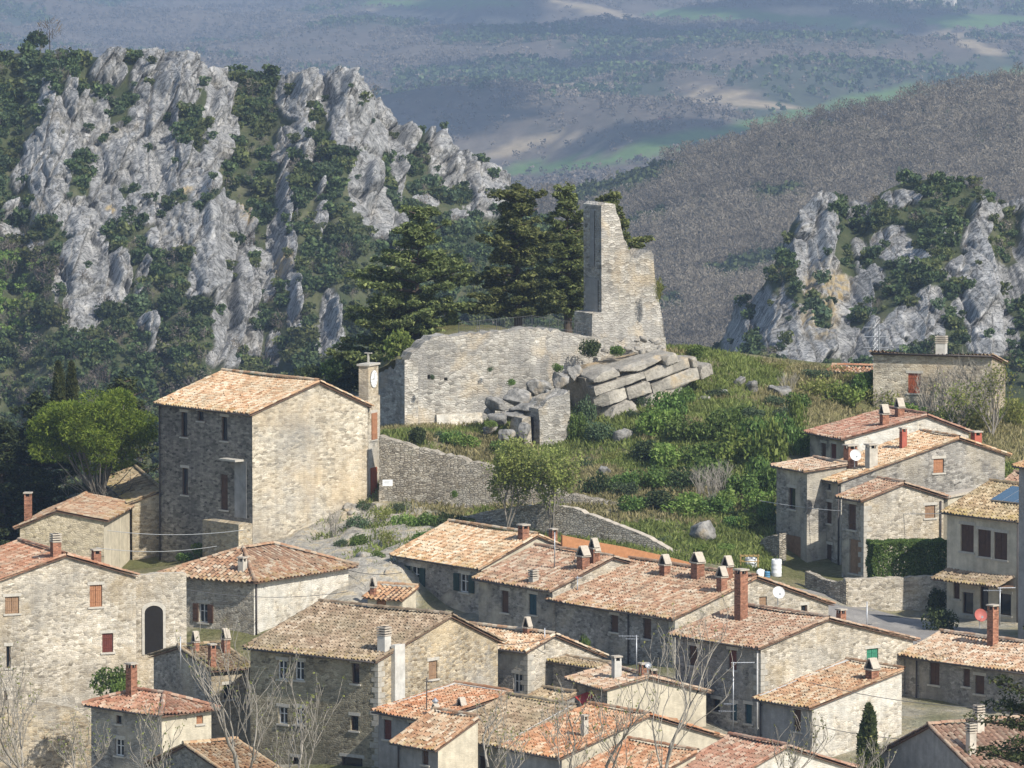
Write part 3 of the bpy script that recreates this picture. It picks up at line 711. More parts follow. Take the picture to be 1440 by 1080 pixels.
window(hm.root,tf,.7,tz_at(524,678),.85,1.85,'door','rust','bframe',rev=-.012)

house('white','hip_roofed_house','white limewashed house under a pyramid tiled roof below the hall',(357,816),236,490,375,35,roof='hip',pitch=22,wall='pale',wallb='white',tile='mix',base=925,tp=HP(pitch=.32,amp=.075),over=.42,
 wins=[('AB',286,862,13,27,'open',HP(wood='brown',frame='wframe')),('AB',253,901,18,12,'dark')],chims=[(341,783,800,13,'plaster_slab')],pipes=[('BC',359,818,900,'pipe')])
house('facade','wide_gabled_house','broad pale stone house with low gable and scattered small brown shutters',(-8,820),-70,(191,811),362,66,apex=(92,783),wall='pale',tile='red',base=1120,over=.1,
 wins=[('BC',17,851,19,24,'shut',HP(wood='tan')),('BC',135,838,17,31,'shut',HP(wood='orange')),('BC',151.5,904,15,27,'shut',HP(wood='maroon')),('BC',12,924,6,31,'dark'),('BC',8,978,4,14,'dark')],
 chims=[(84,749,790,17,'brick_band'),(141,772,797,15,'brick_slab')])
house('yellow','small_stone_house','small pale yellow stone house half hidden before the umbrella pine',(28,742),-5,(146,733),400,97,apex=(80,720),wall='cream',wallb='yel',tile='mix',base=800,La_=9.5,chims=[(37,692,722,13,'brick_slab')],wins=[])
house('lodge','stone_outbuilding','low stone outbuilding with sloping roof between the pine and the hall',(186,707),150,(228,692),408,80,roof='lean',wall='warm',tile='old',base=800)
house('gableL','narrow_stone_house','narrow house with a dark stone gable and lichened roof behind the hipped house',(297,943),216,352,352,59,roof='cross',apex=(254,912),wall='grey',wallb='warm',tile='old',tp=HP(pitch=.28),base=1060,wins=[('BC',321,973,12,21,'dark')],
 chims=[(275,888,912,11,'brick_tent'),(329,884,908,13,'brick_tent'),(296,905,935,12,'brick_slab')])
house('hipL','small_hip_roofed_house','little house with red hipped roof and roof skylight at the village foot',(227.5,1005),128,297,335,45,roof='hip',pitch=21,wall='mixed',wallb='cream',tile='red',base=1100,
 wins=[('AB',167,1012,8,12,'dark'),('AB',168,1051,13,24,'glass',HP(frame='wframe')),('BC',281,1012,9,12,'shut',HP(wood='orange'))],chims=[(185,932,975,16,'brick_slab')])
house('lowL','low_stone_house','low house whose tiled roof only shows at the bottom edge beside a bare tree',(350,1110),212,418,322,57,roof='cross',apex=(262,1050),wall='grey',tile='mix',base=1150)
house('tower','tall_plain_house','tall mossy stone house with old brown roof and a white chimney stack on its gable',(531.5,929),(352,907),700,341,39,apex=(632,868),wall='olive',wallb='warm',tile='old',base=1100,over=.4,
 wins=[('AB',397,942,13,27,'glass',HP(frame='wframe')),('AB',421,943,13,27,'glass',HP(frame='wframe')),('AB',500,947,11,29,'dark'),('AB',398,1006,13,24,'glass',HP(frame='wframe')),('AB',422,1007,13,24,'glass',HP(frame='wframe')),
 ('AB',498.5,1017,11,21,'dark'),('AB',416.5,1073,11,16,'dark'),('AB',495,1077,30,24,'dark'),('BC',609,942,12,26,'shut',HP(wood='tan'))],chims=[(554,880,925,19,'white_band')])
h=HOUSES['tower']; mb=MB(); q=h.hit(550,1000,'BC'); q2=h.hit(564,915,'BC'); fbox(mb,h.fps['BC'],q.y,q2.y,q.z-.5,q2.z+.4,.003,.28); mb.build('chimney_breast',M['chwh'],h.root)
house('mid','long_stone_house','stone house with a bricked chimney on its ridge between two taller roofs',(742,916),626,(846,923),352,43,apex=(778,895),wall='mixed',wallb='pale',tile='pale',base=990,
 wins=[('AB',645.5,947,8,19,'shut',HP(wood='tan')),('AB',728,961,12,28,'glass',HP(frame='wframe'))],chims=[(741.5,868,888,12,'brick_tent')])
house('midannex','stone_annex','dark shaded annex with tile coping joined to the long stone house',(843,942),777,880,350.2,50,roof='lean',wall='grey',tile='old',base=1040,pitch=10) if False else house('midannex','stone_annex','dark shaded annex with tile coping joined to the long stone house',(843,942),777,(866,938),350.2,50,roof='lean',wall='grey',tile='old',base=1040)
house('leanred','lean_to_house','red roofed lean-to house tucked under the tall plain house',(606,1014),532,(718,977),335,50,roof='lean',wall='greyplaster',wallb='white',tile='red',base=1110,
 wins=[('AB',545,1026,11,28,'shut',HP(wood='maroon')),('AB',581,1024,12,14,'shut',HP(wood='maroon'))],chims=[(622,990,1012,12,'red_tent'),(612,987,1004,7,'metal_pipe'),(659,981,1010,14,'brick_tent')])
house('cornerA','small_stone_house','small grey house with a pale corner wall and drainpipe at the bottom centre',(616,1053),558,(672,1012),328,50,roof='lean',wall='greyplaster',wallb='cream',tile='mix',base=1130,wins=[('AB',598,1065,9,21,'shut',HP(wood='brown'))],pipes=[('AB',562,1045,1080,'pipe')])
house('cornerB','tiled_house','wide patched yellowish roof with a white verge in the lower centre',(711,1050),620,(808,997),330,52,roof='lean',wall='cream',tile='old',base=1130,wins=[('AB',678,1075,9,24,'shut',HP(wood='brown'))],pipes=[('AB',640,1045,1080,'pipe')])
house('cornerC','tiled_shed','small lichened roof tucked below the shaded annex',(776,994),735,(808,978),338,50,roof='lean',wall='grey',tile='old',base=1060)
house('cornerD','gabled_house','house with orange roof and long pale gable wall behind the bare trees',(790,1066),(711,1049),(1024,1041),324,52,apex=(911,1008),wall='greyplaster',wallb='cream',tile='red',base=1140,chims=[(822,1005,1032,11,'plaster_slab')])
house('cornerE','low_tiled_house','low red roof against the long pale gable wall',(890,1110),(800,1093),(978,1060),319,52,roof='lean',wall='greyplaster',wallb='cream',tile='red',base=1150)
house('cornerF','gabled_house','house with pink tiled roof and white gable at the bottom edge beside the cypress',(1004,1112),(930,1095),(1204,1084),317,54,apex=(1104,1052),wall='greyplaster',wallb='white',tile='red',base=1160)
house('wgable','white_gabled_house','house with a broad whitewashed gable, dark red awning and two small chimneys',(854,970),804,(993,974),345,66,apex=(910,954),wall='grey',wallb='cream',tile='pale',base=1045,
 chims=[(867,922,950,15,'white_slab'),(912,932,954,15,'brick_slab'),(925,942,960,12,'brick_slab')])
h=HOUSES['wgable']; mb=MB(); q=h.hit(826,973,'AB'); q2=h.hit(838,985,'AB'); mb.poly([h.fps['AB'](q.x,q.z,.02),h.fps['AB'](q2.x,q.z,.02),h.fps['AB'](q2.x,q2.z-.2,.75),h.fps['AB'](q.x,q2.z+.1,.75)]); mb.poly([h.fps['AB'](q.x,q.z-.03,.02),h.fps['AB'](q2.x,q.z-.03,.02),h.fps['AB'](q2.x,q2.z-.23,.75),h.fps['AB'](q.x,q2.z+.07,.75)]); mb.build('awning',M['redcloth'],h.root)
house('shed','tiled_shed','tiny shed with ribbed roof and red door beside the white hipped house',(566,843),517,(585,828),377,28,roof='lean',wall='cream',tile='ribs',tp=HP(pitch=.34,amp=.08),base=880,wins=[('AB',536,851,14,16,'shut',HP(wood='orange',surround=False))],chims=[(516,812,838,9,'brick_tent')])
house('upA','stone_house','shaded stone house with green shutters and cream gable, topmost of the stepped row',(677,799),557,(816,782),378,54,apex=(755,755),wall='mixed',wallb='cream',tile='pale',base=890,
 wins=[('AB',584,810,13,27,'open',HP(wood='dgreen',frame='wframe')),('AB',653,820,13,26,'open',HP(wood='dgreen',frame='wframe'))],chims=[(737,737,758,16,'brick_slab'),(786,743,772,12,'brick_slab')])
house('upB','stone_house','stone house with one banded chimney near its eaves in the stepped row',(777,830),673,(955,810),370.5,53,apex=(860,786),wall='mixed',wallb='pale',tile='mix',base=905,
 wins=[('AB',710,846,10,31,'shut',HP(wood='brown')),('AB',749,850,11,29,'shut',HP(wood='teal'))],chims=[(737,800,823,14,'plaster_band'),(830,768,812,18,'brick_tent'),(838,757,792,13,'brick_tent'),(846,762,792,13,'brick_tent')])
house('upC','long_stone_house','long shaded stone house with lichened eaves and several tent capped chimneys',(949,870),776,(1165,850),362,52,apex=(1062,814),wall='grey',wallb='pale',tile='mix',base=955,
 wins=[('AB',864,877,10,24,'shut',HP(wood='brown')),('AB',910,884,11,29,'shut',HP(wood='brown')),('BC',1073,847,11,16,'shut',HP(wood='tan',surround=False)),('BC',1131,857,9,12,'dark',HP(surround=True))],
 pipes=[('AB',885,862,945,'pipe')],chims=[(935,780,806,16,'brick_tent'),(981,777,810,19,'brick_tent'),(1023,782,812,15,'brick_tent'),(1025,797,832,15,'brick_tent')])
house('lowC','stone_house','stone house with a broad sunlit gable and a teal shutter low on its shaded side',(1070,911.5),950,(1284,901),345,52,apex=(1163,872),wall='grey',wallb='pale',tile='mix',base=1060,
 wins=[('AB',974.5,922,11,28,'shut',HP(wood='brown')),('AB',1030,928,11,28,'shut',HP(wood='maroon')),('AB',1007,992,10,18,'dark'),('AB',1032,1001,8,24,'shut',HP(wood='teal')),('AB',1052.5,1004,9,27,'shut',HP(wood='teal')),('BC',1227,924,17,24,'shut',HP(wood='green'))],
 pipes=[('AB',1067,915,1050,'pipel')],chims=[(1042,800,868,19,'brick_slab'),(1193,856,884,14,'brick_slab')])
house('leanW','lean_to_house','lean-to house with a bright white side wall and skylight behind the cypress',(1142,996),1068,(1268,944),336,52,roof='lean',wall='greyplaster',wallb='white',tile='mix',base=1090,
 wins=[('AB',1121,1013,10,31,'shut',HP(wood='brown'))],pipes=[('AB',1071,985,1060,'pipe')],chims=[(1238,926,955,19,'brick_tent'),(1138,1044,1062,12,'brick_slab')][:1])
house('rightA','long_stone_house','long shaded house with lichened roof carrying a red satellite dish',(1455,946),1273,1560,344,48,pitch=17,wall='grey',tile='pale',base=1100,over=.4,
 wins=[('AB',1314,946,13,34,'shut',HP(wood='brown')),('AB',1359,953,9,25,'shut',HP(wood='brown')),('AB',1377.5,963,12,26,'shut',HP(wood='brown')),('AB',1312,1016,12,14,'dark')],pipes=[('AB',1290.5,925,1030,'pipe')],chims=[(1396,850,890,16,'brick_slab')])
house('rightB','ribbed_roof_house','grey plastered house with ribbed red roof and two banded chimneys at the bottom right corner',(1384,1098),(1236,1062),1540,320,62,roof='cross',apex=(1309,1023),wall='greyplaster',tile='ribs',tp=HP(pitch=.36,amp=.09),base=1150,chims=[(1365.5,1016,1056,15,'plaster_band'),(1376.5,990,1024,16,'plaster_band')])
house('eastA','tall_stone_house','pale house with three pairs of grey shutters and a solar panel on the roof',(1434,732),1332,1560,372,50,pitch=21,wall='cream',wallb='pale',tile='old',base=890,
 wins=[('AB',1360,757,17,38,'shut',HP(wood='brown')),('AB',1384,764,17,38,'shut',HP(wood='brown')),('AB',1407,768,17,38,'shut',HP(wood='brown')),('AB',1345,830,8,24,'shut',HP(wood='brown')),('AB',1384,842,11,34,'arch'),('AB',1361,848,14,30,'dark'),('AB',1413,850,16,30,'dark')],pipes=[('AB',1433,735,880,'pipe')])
h=HOUSES['eastA']
aw=MB(); q=h.hit(1334,800,'AB'); q2=h.hit(1428,812,'AB'); tiles_into(aw,(q.x,-1.5,q.z-.45),(1,0,0),(0,.95,.31),(0,-.31,.95),0,q2.x-q.x,1.55,seed=9)
aw.box(q.x,q2.x,-1.5,-.01,q.z-.53,q.z-.49,1); aw.build('tiled_canopy',[T['old'],M['deck']],h.root)
sm=MB(); sl_=math.tan(R(21)); cl_=1/math.hypot(1,sl_); uy=Vector((0,cl_,sl_*cl_)); nz_=Vector((0,-sl_*cl_,cl_)); w_=3.0
b0=Vector((-3.9,1.5,h.rz(-3,1.5)))+nz_*.2
for i in range(3):
    a=b0+Vector((i*w_/3+.02,0,0)); e=b0+Vector(((i+1)*w_/3-.02,0,0))
    P=[a,e,e+uy*1.9,a+uy*1.9]; Q=[p+nz_*.08 for p in P]
    sm.poly(Q,None,0)
    for k in range(4): sm.poly([P[k],P[(k+1)%4],Q[(k+1)%4],Q[k]],None,1)
sm.build('solar_panel',[M['solar'],M['metal']],h.roof)
def flash(key,x0,y0,x1,y1,w=.16):
    h=HOUSES[key]; mb=MB(); n=8; p=Vector((x0,y0)); q=Vector((x1,y1)); d=(q-p).normalized(); s_=Vector((-d.y,d.x))*w
    for i in range(n):
        a=p+(q-p)*i/n; b=p+(q-p)*(i+1)/n; za=h.rz(a.x,min(max(a.y,0),h.Lb))+.2; zb=h.rz(b.x,min(max(b.y,0),h.Lb))+.2
        mb.poly([(a.x-s_.x,a.y-s_.y,za),(b.x-s_.x,b.y-s_.y,zb),(b.x+s_.x,b.y+s_.y,zb+.03),(a.x+s_.x,a.y+s_.y,za+.03)]); mb.poly([(a.x-s_.x,a.y-s_.y,za-.2),(b.x-s_.x,b.y-s_.y,zb-.2),(b.x-s_.x,b.y-s_.y,zb),(a.x-s_.x,a.y-s_.y,za)]); mb.poly([(a.x+s_.x,a.y+s_.y,za-.2),(b.x+s_.x,b.y+s_.y,zb-.2),(b.x+s_.x,b.y+s_.y,zb+.03),(a.x+s_.x,a.y+s_.y,za+.03)])
    mb.build('mortar_flashing',M['chwh'],h.roof)
h=HOUSES['leanred']; flash('leanred',-h.La+.05,0,-h.La+.05,h.Lb); flash('leanred',-h.La,h.Lb-.1,0,h.Lb-.1,.12)
h=HOUSES['leanW']; flash('leanW',-h.La+.05,0,-h.La+.05,h.Lb,.1)
h=HOUSES['cornerB']; flash('cornerB',-.05,0,-.05,h.Lb,.1)
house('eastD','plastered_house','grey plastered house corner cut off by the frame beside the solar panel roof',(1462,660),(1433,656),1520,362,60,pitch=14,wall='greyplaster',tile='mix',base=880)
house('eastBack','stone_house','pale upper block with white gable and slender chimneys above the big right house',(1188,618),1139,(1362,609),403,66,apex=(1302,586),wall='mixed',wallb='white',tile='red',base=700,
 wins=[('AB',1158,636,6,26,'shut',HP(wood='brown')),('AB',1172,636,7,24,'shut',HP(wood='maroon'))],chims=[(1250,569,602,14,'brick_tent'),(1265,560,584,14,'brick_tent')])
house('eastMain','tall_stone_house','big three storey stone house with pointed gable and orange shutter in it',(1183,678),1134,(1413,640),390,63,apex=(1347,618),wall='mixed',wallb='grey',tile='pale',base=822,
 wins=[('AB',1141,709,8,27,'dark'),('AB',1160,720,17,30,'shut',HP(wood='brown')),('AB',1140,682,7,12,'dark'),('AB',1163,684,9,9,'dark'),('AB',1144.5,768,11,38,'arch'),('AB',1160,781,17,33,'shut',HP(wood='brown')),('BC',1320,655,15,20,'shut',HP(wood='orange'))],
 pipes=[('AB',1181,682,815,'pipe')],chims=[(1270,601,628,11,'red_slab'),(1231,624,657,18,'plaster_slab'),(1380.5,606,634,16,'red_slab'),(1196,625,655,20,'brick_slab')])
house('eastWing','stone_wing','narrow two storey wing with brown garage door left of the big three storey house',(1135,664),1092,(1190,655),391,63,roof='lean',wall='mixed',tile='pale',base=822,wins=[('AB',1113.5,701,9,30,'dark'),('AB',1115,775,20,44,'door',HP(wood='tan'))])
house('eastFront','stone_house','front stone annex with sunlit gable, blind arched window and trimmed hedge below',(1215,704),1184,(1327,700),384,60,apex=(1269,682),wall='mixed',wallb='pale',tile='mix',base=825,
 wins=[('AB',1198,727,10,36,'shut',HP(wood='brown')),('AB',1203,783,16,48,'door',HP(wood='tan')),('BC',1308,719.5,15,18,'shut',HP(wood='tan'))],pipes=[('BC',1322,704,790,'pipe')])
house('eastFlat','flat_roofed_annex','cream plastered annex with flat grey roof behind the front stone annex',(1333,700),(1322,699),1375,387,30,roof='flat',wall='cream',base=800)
house('eastRed','tiled_house','ribbed red roof showing behind the big right gable and the solar panel house',(1450,690),(1405,680),1500,396,40,pitch=20,wall='mixed',tile='ribs',tp=HP(pitch=.36,amp=.09),base=780)
house('top','long_stone_house','long plain stone house alone on the ridge with one red shuttered window',(1395,503),(1228,497),(1414,513),430,17,roof='lean',wall='hall',wallb='warm',tile='pale',base=600,
 wins=[('AB',1286,539,18,28,'shut',HP(wood='rust')),],chims=[])
h=HOUSES['top']; cm=MB(); q=h.hit(1321.5,500,'AB'); chimney_mesh(cm,q.x,.5,h.eave-.1,.66,1.5,'white_band'); cm.build('chimney',CHM(),h.roof)
house('topShed','tiled_shed','low shed with a thin red tile roof behind the grassy ridge',(1228,525),1166,(1236,518),436,15,roof='lean',wall='warm',tile='red',base=560)
def quoins(key,mat='sill',seed=0):
    h=HOUSES[key]; r=random.Random(seed); mb=MB(); z=-.4; k=0
    while z<h.eave-.35:
        hh=r.uniform(.24,.36); a,b=((.5,.26) if k%2 else (.26,.5)); a*=r.uniform(.8,1.2); b*=r.uniform(.8,1.2)
        mb.box(-a,.022,-.022,b,z+.012,z+hh-.012); z+=hh; k+=1
    mb.build('quoins',M[mat],h.root)
for i,k in enumerate(('eastFront','lowC','upC','mid','upA','leanW','tower','eastMain')): quoins(k,'quoin',i)
# ---------------------------------------------------------------- masonry walls given by outlines on a vertical plane
def jag(pts,amp=.12,step=.45,closed=False,seed=0):
    r=random.Random(seed); out=[]
    for a,b in zip(pts,pts[1:]):
        d=math.hypot(b[0]-a[0],b[1]-a[1]); n=max(1,int(d/step))
        for i in range(n):
            t=i/n; e=0 if i==0 else r.uniform(-amp,amp)-(r.uniform(1,3)*amp if r.random()<.13 else 0)
            out.append((a[0]+(b[0]-a[0])*t,a[1]+(b[1]-a[1])*t+e))
    out.append(pts[-1]); return out
def wall_plane(name,label,cat,anchor,D,al,top,zdown,thick,mat,capmat=None,jamp=.1,seed=0,ops=(),group=None,face='BC',bottom=None):
    """free standing wall on a vertical plane through anchor; top = photo pixels of its upper edge"""
    a=R(al); ca,sa=math.cos(a),math.sin(a); Bw=W(anchor[0],anchor[1],D)
    ud=Vector((sa,ca,0)) if face=='BC' else Vector((ca,-sa,0)); nn=Vector((ca,-sa,0)) if face=='BC' else Vector((-sa,-ca,0))
    root_o=Bw.copy(); o0=Vector((0,0,CZ))
    def hit(px,py):
        d=ray(px,py); t=(Bw-o0).dot(nn)/d.dot(nn); p=o0+d*t-Bw; return (p.dot(ud),p.z)
    t=[hit(*p) for p in top]; t=jag(t,jamp,.28,seed=seed) if jamp else t
    mb=MB(); fp=lambda u,z,d:tuple(ud*u+nn*d+Vector((0,0,z)))
    o=[]
    for (px,py,w,hh) in ops:
        u,z=hit(px,py); sc=F/D; c=abs(ud.x); o.append((u-w/sc/c/2,u+w/sc/c/2,z-hh/sc/2,z+hh/sc/2))
    panel(mb,fp,t,zdown,o,seed,rev=min(thick*.8,1.2))
    panel(mb,lambda u,z,d:fp(u,z,d-thick),t,zdown,[],seed+9)
    for (u0,z0),(u1,z1) in zip(t,t[1:]): mb.poly([fp(u0,z0,0),fp(u1,z1,0),fp(u1,z1,-thick),fp(u0,z0,-thick)],[(u0,z0),(u1,z1),(u1,z1+thick),(u0,z0+thick)],1)
    for (u,z) in(t[0],t[-1]): mb.poly([fp(u,z,0),fp(u,z,-thick),fp(u,zdown,-thick),fp(u,zdown,0)],[(0,z),(thick,z),(thick,zdown),(0,zdown)])
    ob=mb.build(name,[M[mat],M[capmat or mat]]); ob.location=Bw
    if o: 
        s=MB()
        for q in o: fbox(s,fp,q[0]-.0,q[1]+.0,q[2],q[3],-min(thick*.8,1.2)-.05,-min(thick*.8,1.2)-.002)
        s.build('opening',M['sootshade'],ob)  # black backing, shade of the hole painted in
    tag(ob,label,cat,group); ob['hit']=0
    del ob['hit']
    return ob,hit,fp,Bw
# archway wall between the broad gabled house and the white hipped house
aw_,ahit,afp,_=wall_plane('arch_wall','stone wall with a tall arched gateway linking the broad house and the hipped house','wall',(191,811),367,72,[(188,809),(215,807),(240,806),(262,806)],-8,.7,'pale',jamp=.05,seed=3)
am=MB(); u0,zt=ahit(203,862); u1,_z=ahit(229,862); _u,zb_=ahit(216,920); uc=(u0+u1)/2; rr=(u1-u0)/2
prof=[(u0,zb_)]+[(uc-rr*math.cos(math.pi*i/12),zt+rr*.75*math.sin(math.pi*i/12)) for i in range(13)]+[(u1,zb_)]
am.poly([afp(u,z,.012) for u,z in prof],None,0)  # flat black face, painted shade of the passage; nothing is cut through
for i in range(len(prof)-1):
    (a0,z0_),(a1,z1_)=prof[i],prof[i+1]; k=1.28
    b0=(uc+(a0-uc)*k,z0_+(.22 if z0_>=zt-.01 else 0)); b1=(uc+(a1-uc)*k,z1_+(.22 if z1_>=zt-.01 else 0))
    am.poly([afp(a0,z0_,.05),afp(a1,z1_,.05),afp(b1[0],b1[1],.05),afp(b0[0],b0[1],.05)],[(a0,z0_),(a1,z1_),b1,b0],1)
    am.poly([afp(a0,z0_,.05),afp(a1,z1_,.05),afp(a1,z1_,.0),afp(a0,z0_,.0)],None,1)
am.build('arched_gateway',[M['sootshade'],M['sill']],aw_)
wall_plane('lower_wall','warm rough stone wall under the broad pale house at the bottom left corner','wall',(-30,1000),355,74,[(-40,994),(20,990),(75,992),(110,1000),(128,1016)],-14,1.2,'warm',jamp=.08,seed=29)
# terrace walls
wall_plane('terrace_wall','tall dry stone terrace wall sloping down right below the ruined castle','wall',(533,700),405,23,[(533,612),(548,618),(590,630),(640,641),(690,656),(740,678),(790,692),(822,700),(870,708),(920,722),(972,740)],-8,.8,'dry',jamp=.05,seed=21,face='AB',group='dry stone walls')
wall_plane('lane_wall','lower stone wall with a rough coping dropping beside the red ochre parapet','wall',(700,730),395,38,[(640,728),(700,716),(760,708),(806,714),(860,735),(908,754),(945,775),(974,790),(985,797)],-8,.5,'dry','capc',jamp=.03,seed=22,face='AB',group='dry stone walls')
wall_plane('ochre_parapet','long orange plastered parapet behind the chimneys of the stepped row','wall',(791,755),379,76,[(791,753),(830,761),(880,770),(930,781),(985,795)],-3,.4,'ochre',jamp=0,seed=23)
wall_plane('street_wall','pale stone retaining wall beneath the clipped hedge on the street corner','wall',(1189,815),378,78,[(1189,814),(1215,813),(1260,812),(1310,810),(1333,809)],-6,.5,'pale',jamp=.04,seed=24)
wall_plane('yard_wall','low shaded stone wall stepping down from the front door to the street corner','wall',(1189,815),378,54,[(1132,803),(1150,812),(1170,818),(1190,817)],-6,.4,'dry',jamp=.05,seed=25,face='AB')
wall_plane('rounded_wall','low curved dry stone wall in shade beside the garage door','wall',(1094,800),391,60,[(1052,785),(1060,768),(1075,756),(1096,750)],-5,.5,'dry',jamp=.05,seed=26,face='AB')
wall_plane('garden_wall','short stone retaining wall beside the hall door under the white notice','wall',(533,700),404.8,82,[(533,690),(560,694),(600,704),(650,718)],-4,.5,'dry',jamp=.08,seed=27,group='dry stone walls')
# ---------------------------------------------------------------- ruined castle
cw,chit,cfp,cB=wall_plane('castle_wall','long ruined castle wall of pale grey stone holding up the cedar terrace','ruin',(569,598),420,62,[(569,506),(585,492),(608,473),(650,471),(684,468),(720,465),(758,461),(795,467),(815,470),(845,480)],-9,1.3,'castle',jamp=.12,seed=31,
 ops=[(603,530,4,6),(627,533,5,5)])
cw2,_,_,_=wall_plane('castle_return_wall','shaded return wall at the left corner of the ruined castle','ruin',(569,598),420,62,[(528,526),(545,519),(560,510),(569,506)],-9,1.0,'castle',jamp=.08,seed=32,face='AB')
b_=MB()
for (x0,x1,yt,yb,d) in((612,676,583,612,.35),):
    u0,z1=chit(x0,yt); u1,z0_=chit(x1,yb)
    P=[cfp(u0,z0_,d),cfp(u1,z0_,d),cfp(u1,z1,d*.6),cfp(u0,z1,d*.6)]; Q=[cfp(u0,z0_,-.05),cfp(u1,z0_,-.05),cfp(u1,z1,-.05),cfp(u0,z1,-.05)]
    b_.poly(P,[(u0,z0_),(u1,z0_),(u1,z1),(u0,z1)])
    for i in range(4): b_.poly([P[i],P[(i+1)%4],Q[(i+1)%4],Q[i]],None)
b_.build('buttress',M['white'],cw)
def slab_outline(name,label,cat,anchor,D,al,px_outline,thick,mat,seed,amp=.12,rough=.14):
    """thick wall fragment: outline on the BC plane, extruded back along the wall's thickness, its faces gridded and roughened"""
    a=R(al); ca,sa=math.cos(a),math.sin(a); Bw=W(anchor[0],anchor[1],D); ud=Vector((sa,ca,0)); nn=Vector((ca,-sa,0)); o0=Vector((0,0,CZ))
    def hit(px,py):
        d=ray(px,py); t=(Bw-o0).dot(nn)/d.dot(nn); p=o0+d*t-Bw; return (p.dot(ud),p.z)
    pts=[hit(*p) for p in px_outline]; pts=jag(pts+[pts[0]],amp,.4,seed=seed)[:-1]
    mb=MB(); fp=lambda u,z,d:tuple(ud*u+nn*d+Vector((0,0,z)))
    mb.poly([fp(u,z,0) for u,z in pts],[(u,z) for u,z in pts]); mb.poly([fp(u,z,-thick) for u,z in pts][::-1],[(u,z) for u,z in pts][::-1])
    n=len(pts)
    for i in range(n):
        (u0,z0_),(u1,z1)=pts[i],pts[(i+1)%n]; k=max(1,int(thick/.5))
        for j in range(k):
            d0,d1=-thick*j/k,-thick*(j+1)/k
            mb.poly([fp(u0,z0_,d0),fp(u1,z1,d0),fp(u1,z1,d1),fp(u0,z0_,d1)],[(d0+u0,z0_),(d0+u1,z1),(d1+u1,z1),(d1+u0,z0_)])
    ob=mb.build(name,M[mat]); ob.location=Bw; tag(ob,label,cat); return ob,hit,fp
tw,thit,tfp=slab_outline('ruined_tower','jagged ruined tower fragment rising above the castle wall with a dark inner side','ruin',(846,472),428,62,
 [(832,480),(833,441),(846,439),(845.5,289),(852,285),(865,287),(869,303),(874,322),(881,341),(887,361),(895,364),(903,357),(915,352),(919,358),(920,378),(923,400),(928,430),(933,457),(936,480)],2.5,'castle',41,.32)
# dark recess on the inner side
rm_=MB()
ua,za=thit(845.5,330); 
for (d0,d1,z0_,z1,mt) in((-1.5,-.9,za-2.2,za+1.6,0),(-2.1,-.4,za-5.4,za-3.0,0)):
    rm_.poly([tfp(ua-.05,z0_,d0),tfp(ua-.05,z0_,d1),tfp(ua-.05,z1,d1),tfp(ua-.05,z1,d0)],None,mt)
r2=rm_.build('wall_recess',M['greyplaster'],tw)
EXPO=0.66; HAZE=1.15e-4
# ---------------------------------------------------------------- near ground
m,nt,b=newmat('hillside_ground',.95,.05)
tc=nd(nt,'TexCoord').outputs['Object']
n1=noise_t(nt,tc,.12,6,.62,.5); n2=noise_t(nt,tc,.6,6,.7); n3=noise_t(nt,tc,3,5,.7)
c=ramp(nt,n1,[(.3,(.11,.12,.05)),(.45,(.17,.155,.075)),(.58,(.25,.215,.13)),(.72,(.30,.26,.18))])
c=mix(nt,ramp(nt,n2,[(.4,0.0),(.62,.8)]),c,(.12,.125,.05))
c=mix(nt,ramp(nt,noise_t(nt,tc,.35,6,.7),[(.6,0.0),(.7,.8)]),c,(.34,.30,.24))
c=mix(nt,nd(nt,'Attribute',attribute_name='bank').outputs['Fac'],c,ramp(nt,noise_t(nt,tc,.9,6,.7),[(.3,(.20,.18,.15)),(.5,(.40,.37,.31)),(.62,(.46,.38,.25)),(.72,(.50,.47,.41))]))
c=mix(nt,1.0,c,ramp(nt,n3,[(.25,.6),(.75,1.3)]),'MULTIPLY')
nt.links.new(c,b.inputs['Base Color']); nt.links.new(nd(nt,'Bump',{'Strength':.8,'Distance':.3,'Height':n3}).outputs[0],b.inputs['Normal'])
M['hill']=m
gx=np.arange(-110,110.1,.8); gy=np.arange(270,560,.8)
X,Y=np.meshgrid(gx,gy); Z=zg_np(X,Y)+.25*(fbm(X*.5,Y*.5,0,4,3)-.5)
_px,_py=proj((X,Y,Z)); bank=sstep(-.25,.25,np.maximum(np.maximum(1-np.hypot((_px-470)/105,(_py-765)/85),1-np.hypot((_px-560)/70,(_py-770)/45)),1-np.hypot((_px-540)/60,(_py-830)/50))+1.2*(fbm(X*.35,Y*.35,Z*.35,4,77)-.5))*(Y<405)*(Y>372)
bank=np.maximum(bank,.75*sstep(384,376,Y)*sstep(.35,.55,fbm(X*.12,Y*.12,0,4,79)))
Z=Z+bank*(Y>376)*(1.1*(ridged(X*.35,Y*.35,Z*.3,3,78)-.5))
V=np.stack([X,Y,Z],-1).reshape(-1,3); nx_=len(gx); ny_=len(gy)
i=np.arange((ny_-1)*(nx_-1)); rr_=i//(nx_-1); cc_=i%(nx_-1); b0=rr_*nx_+cc_
Q=np.stack([b0,b0+1,b0+1+nx_,b0+nx_],1)
tag(link('village_hill',mesh_np('village_hill',V,Q,M['hill'],smooth=True,attrs={'bank':bank})),kind='structure')
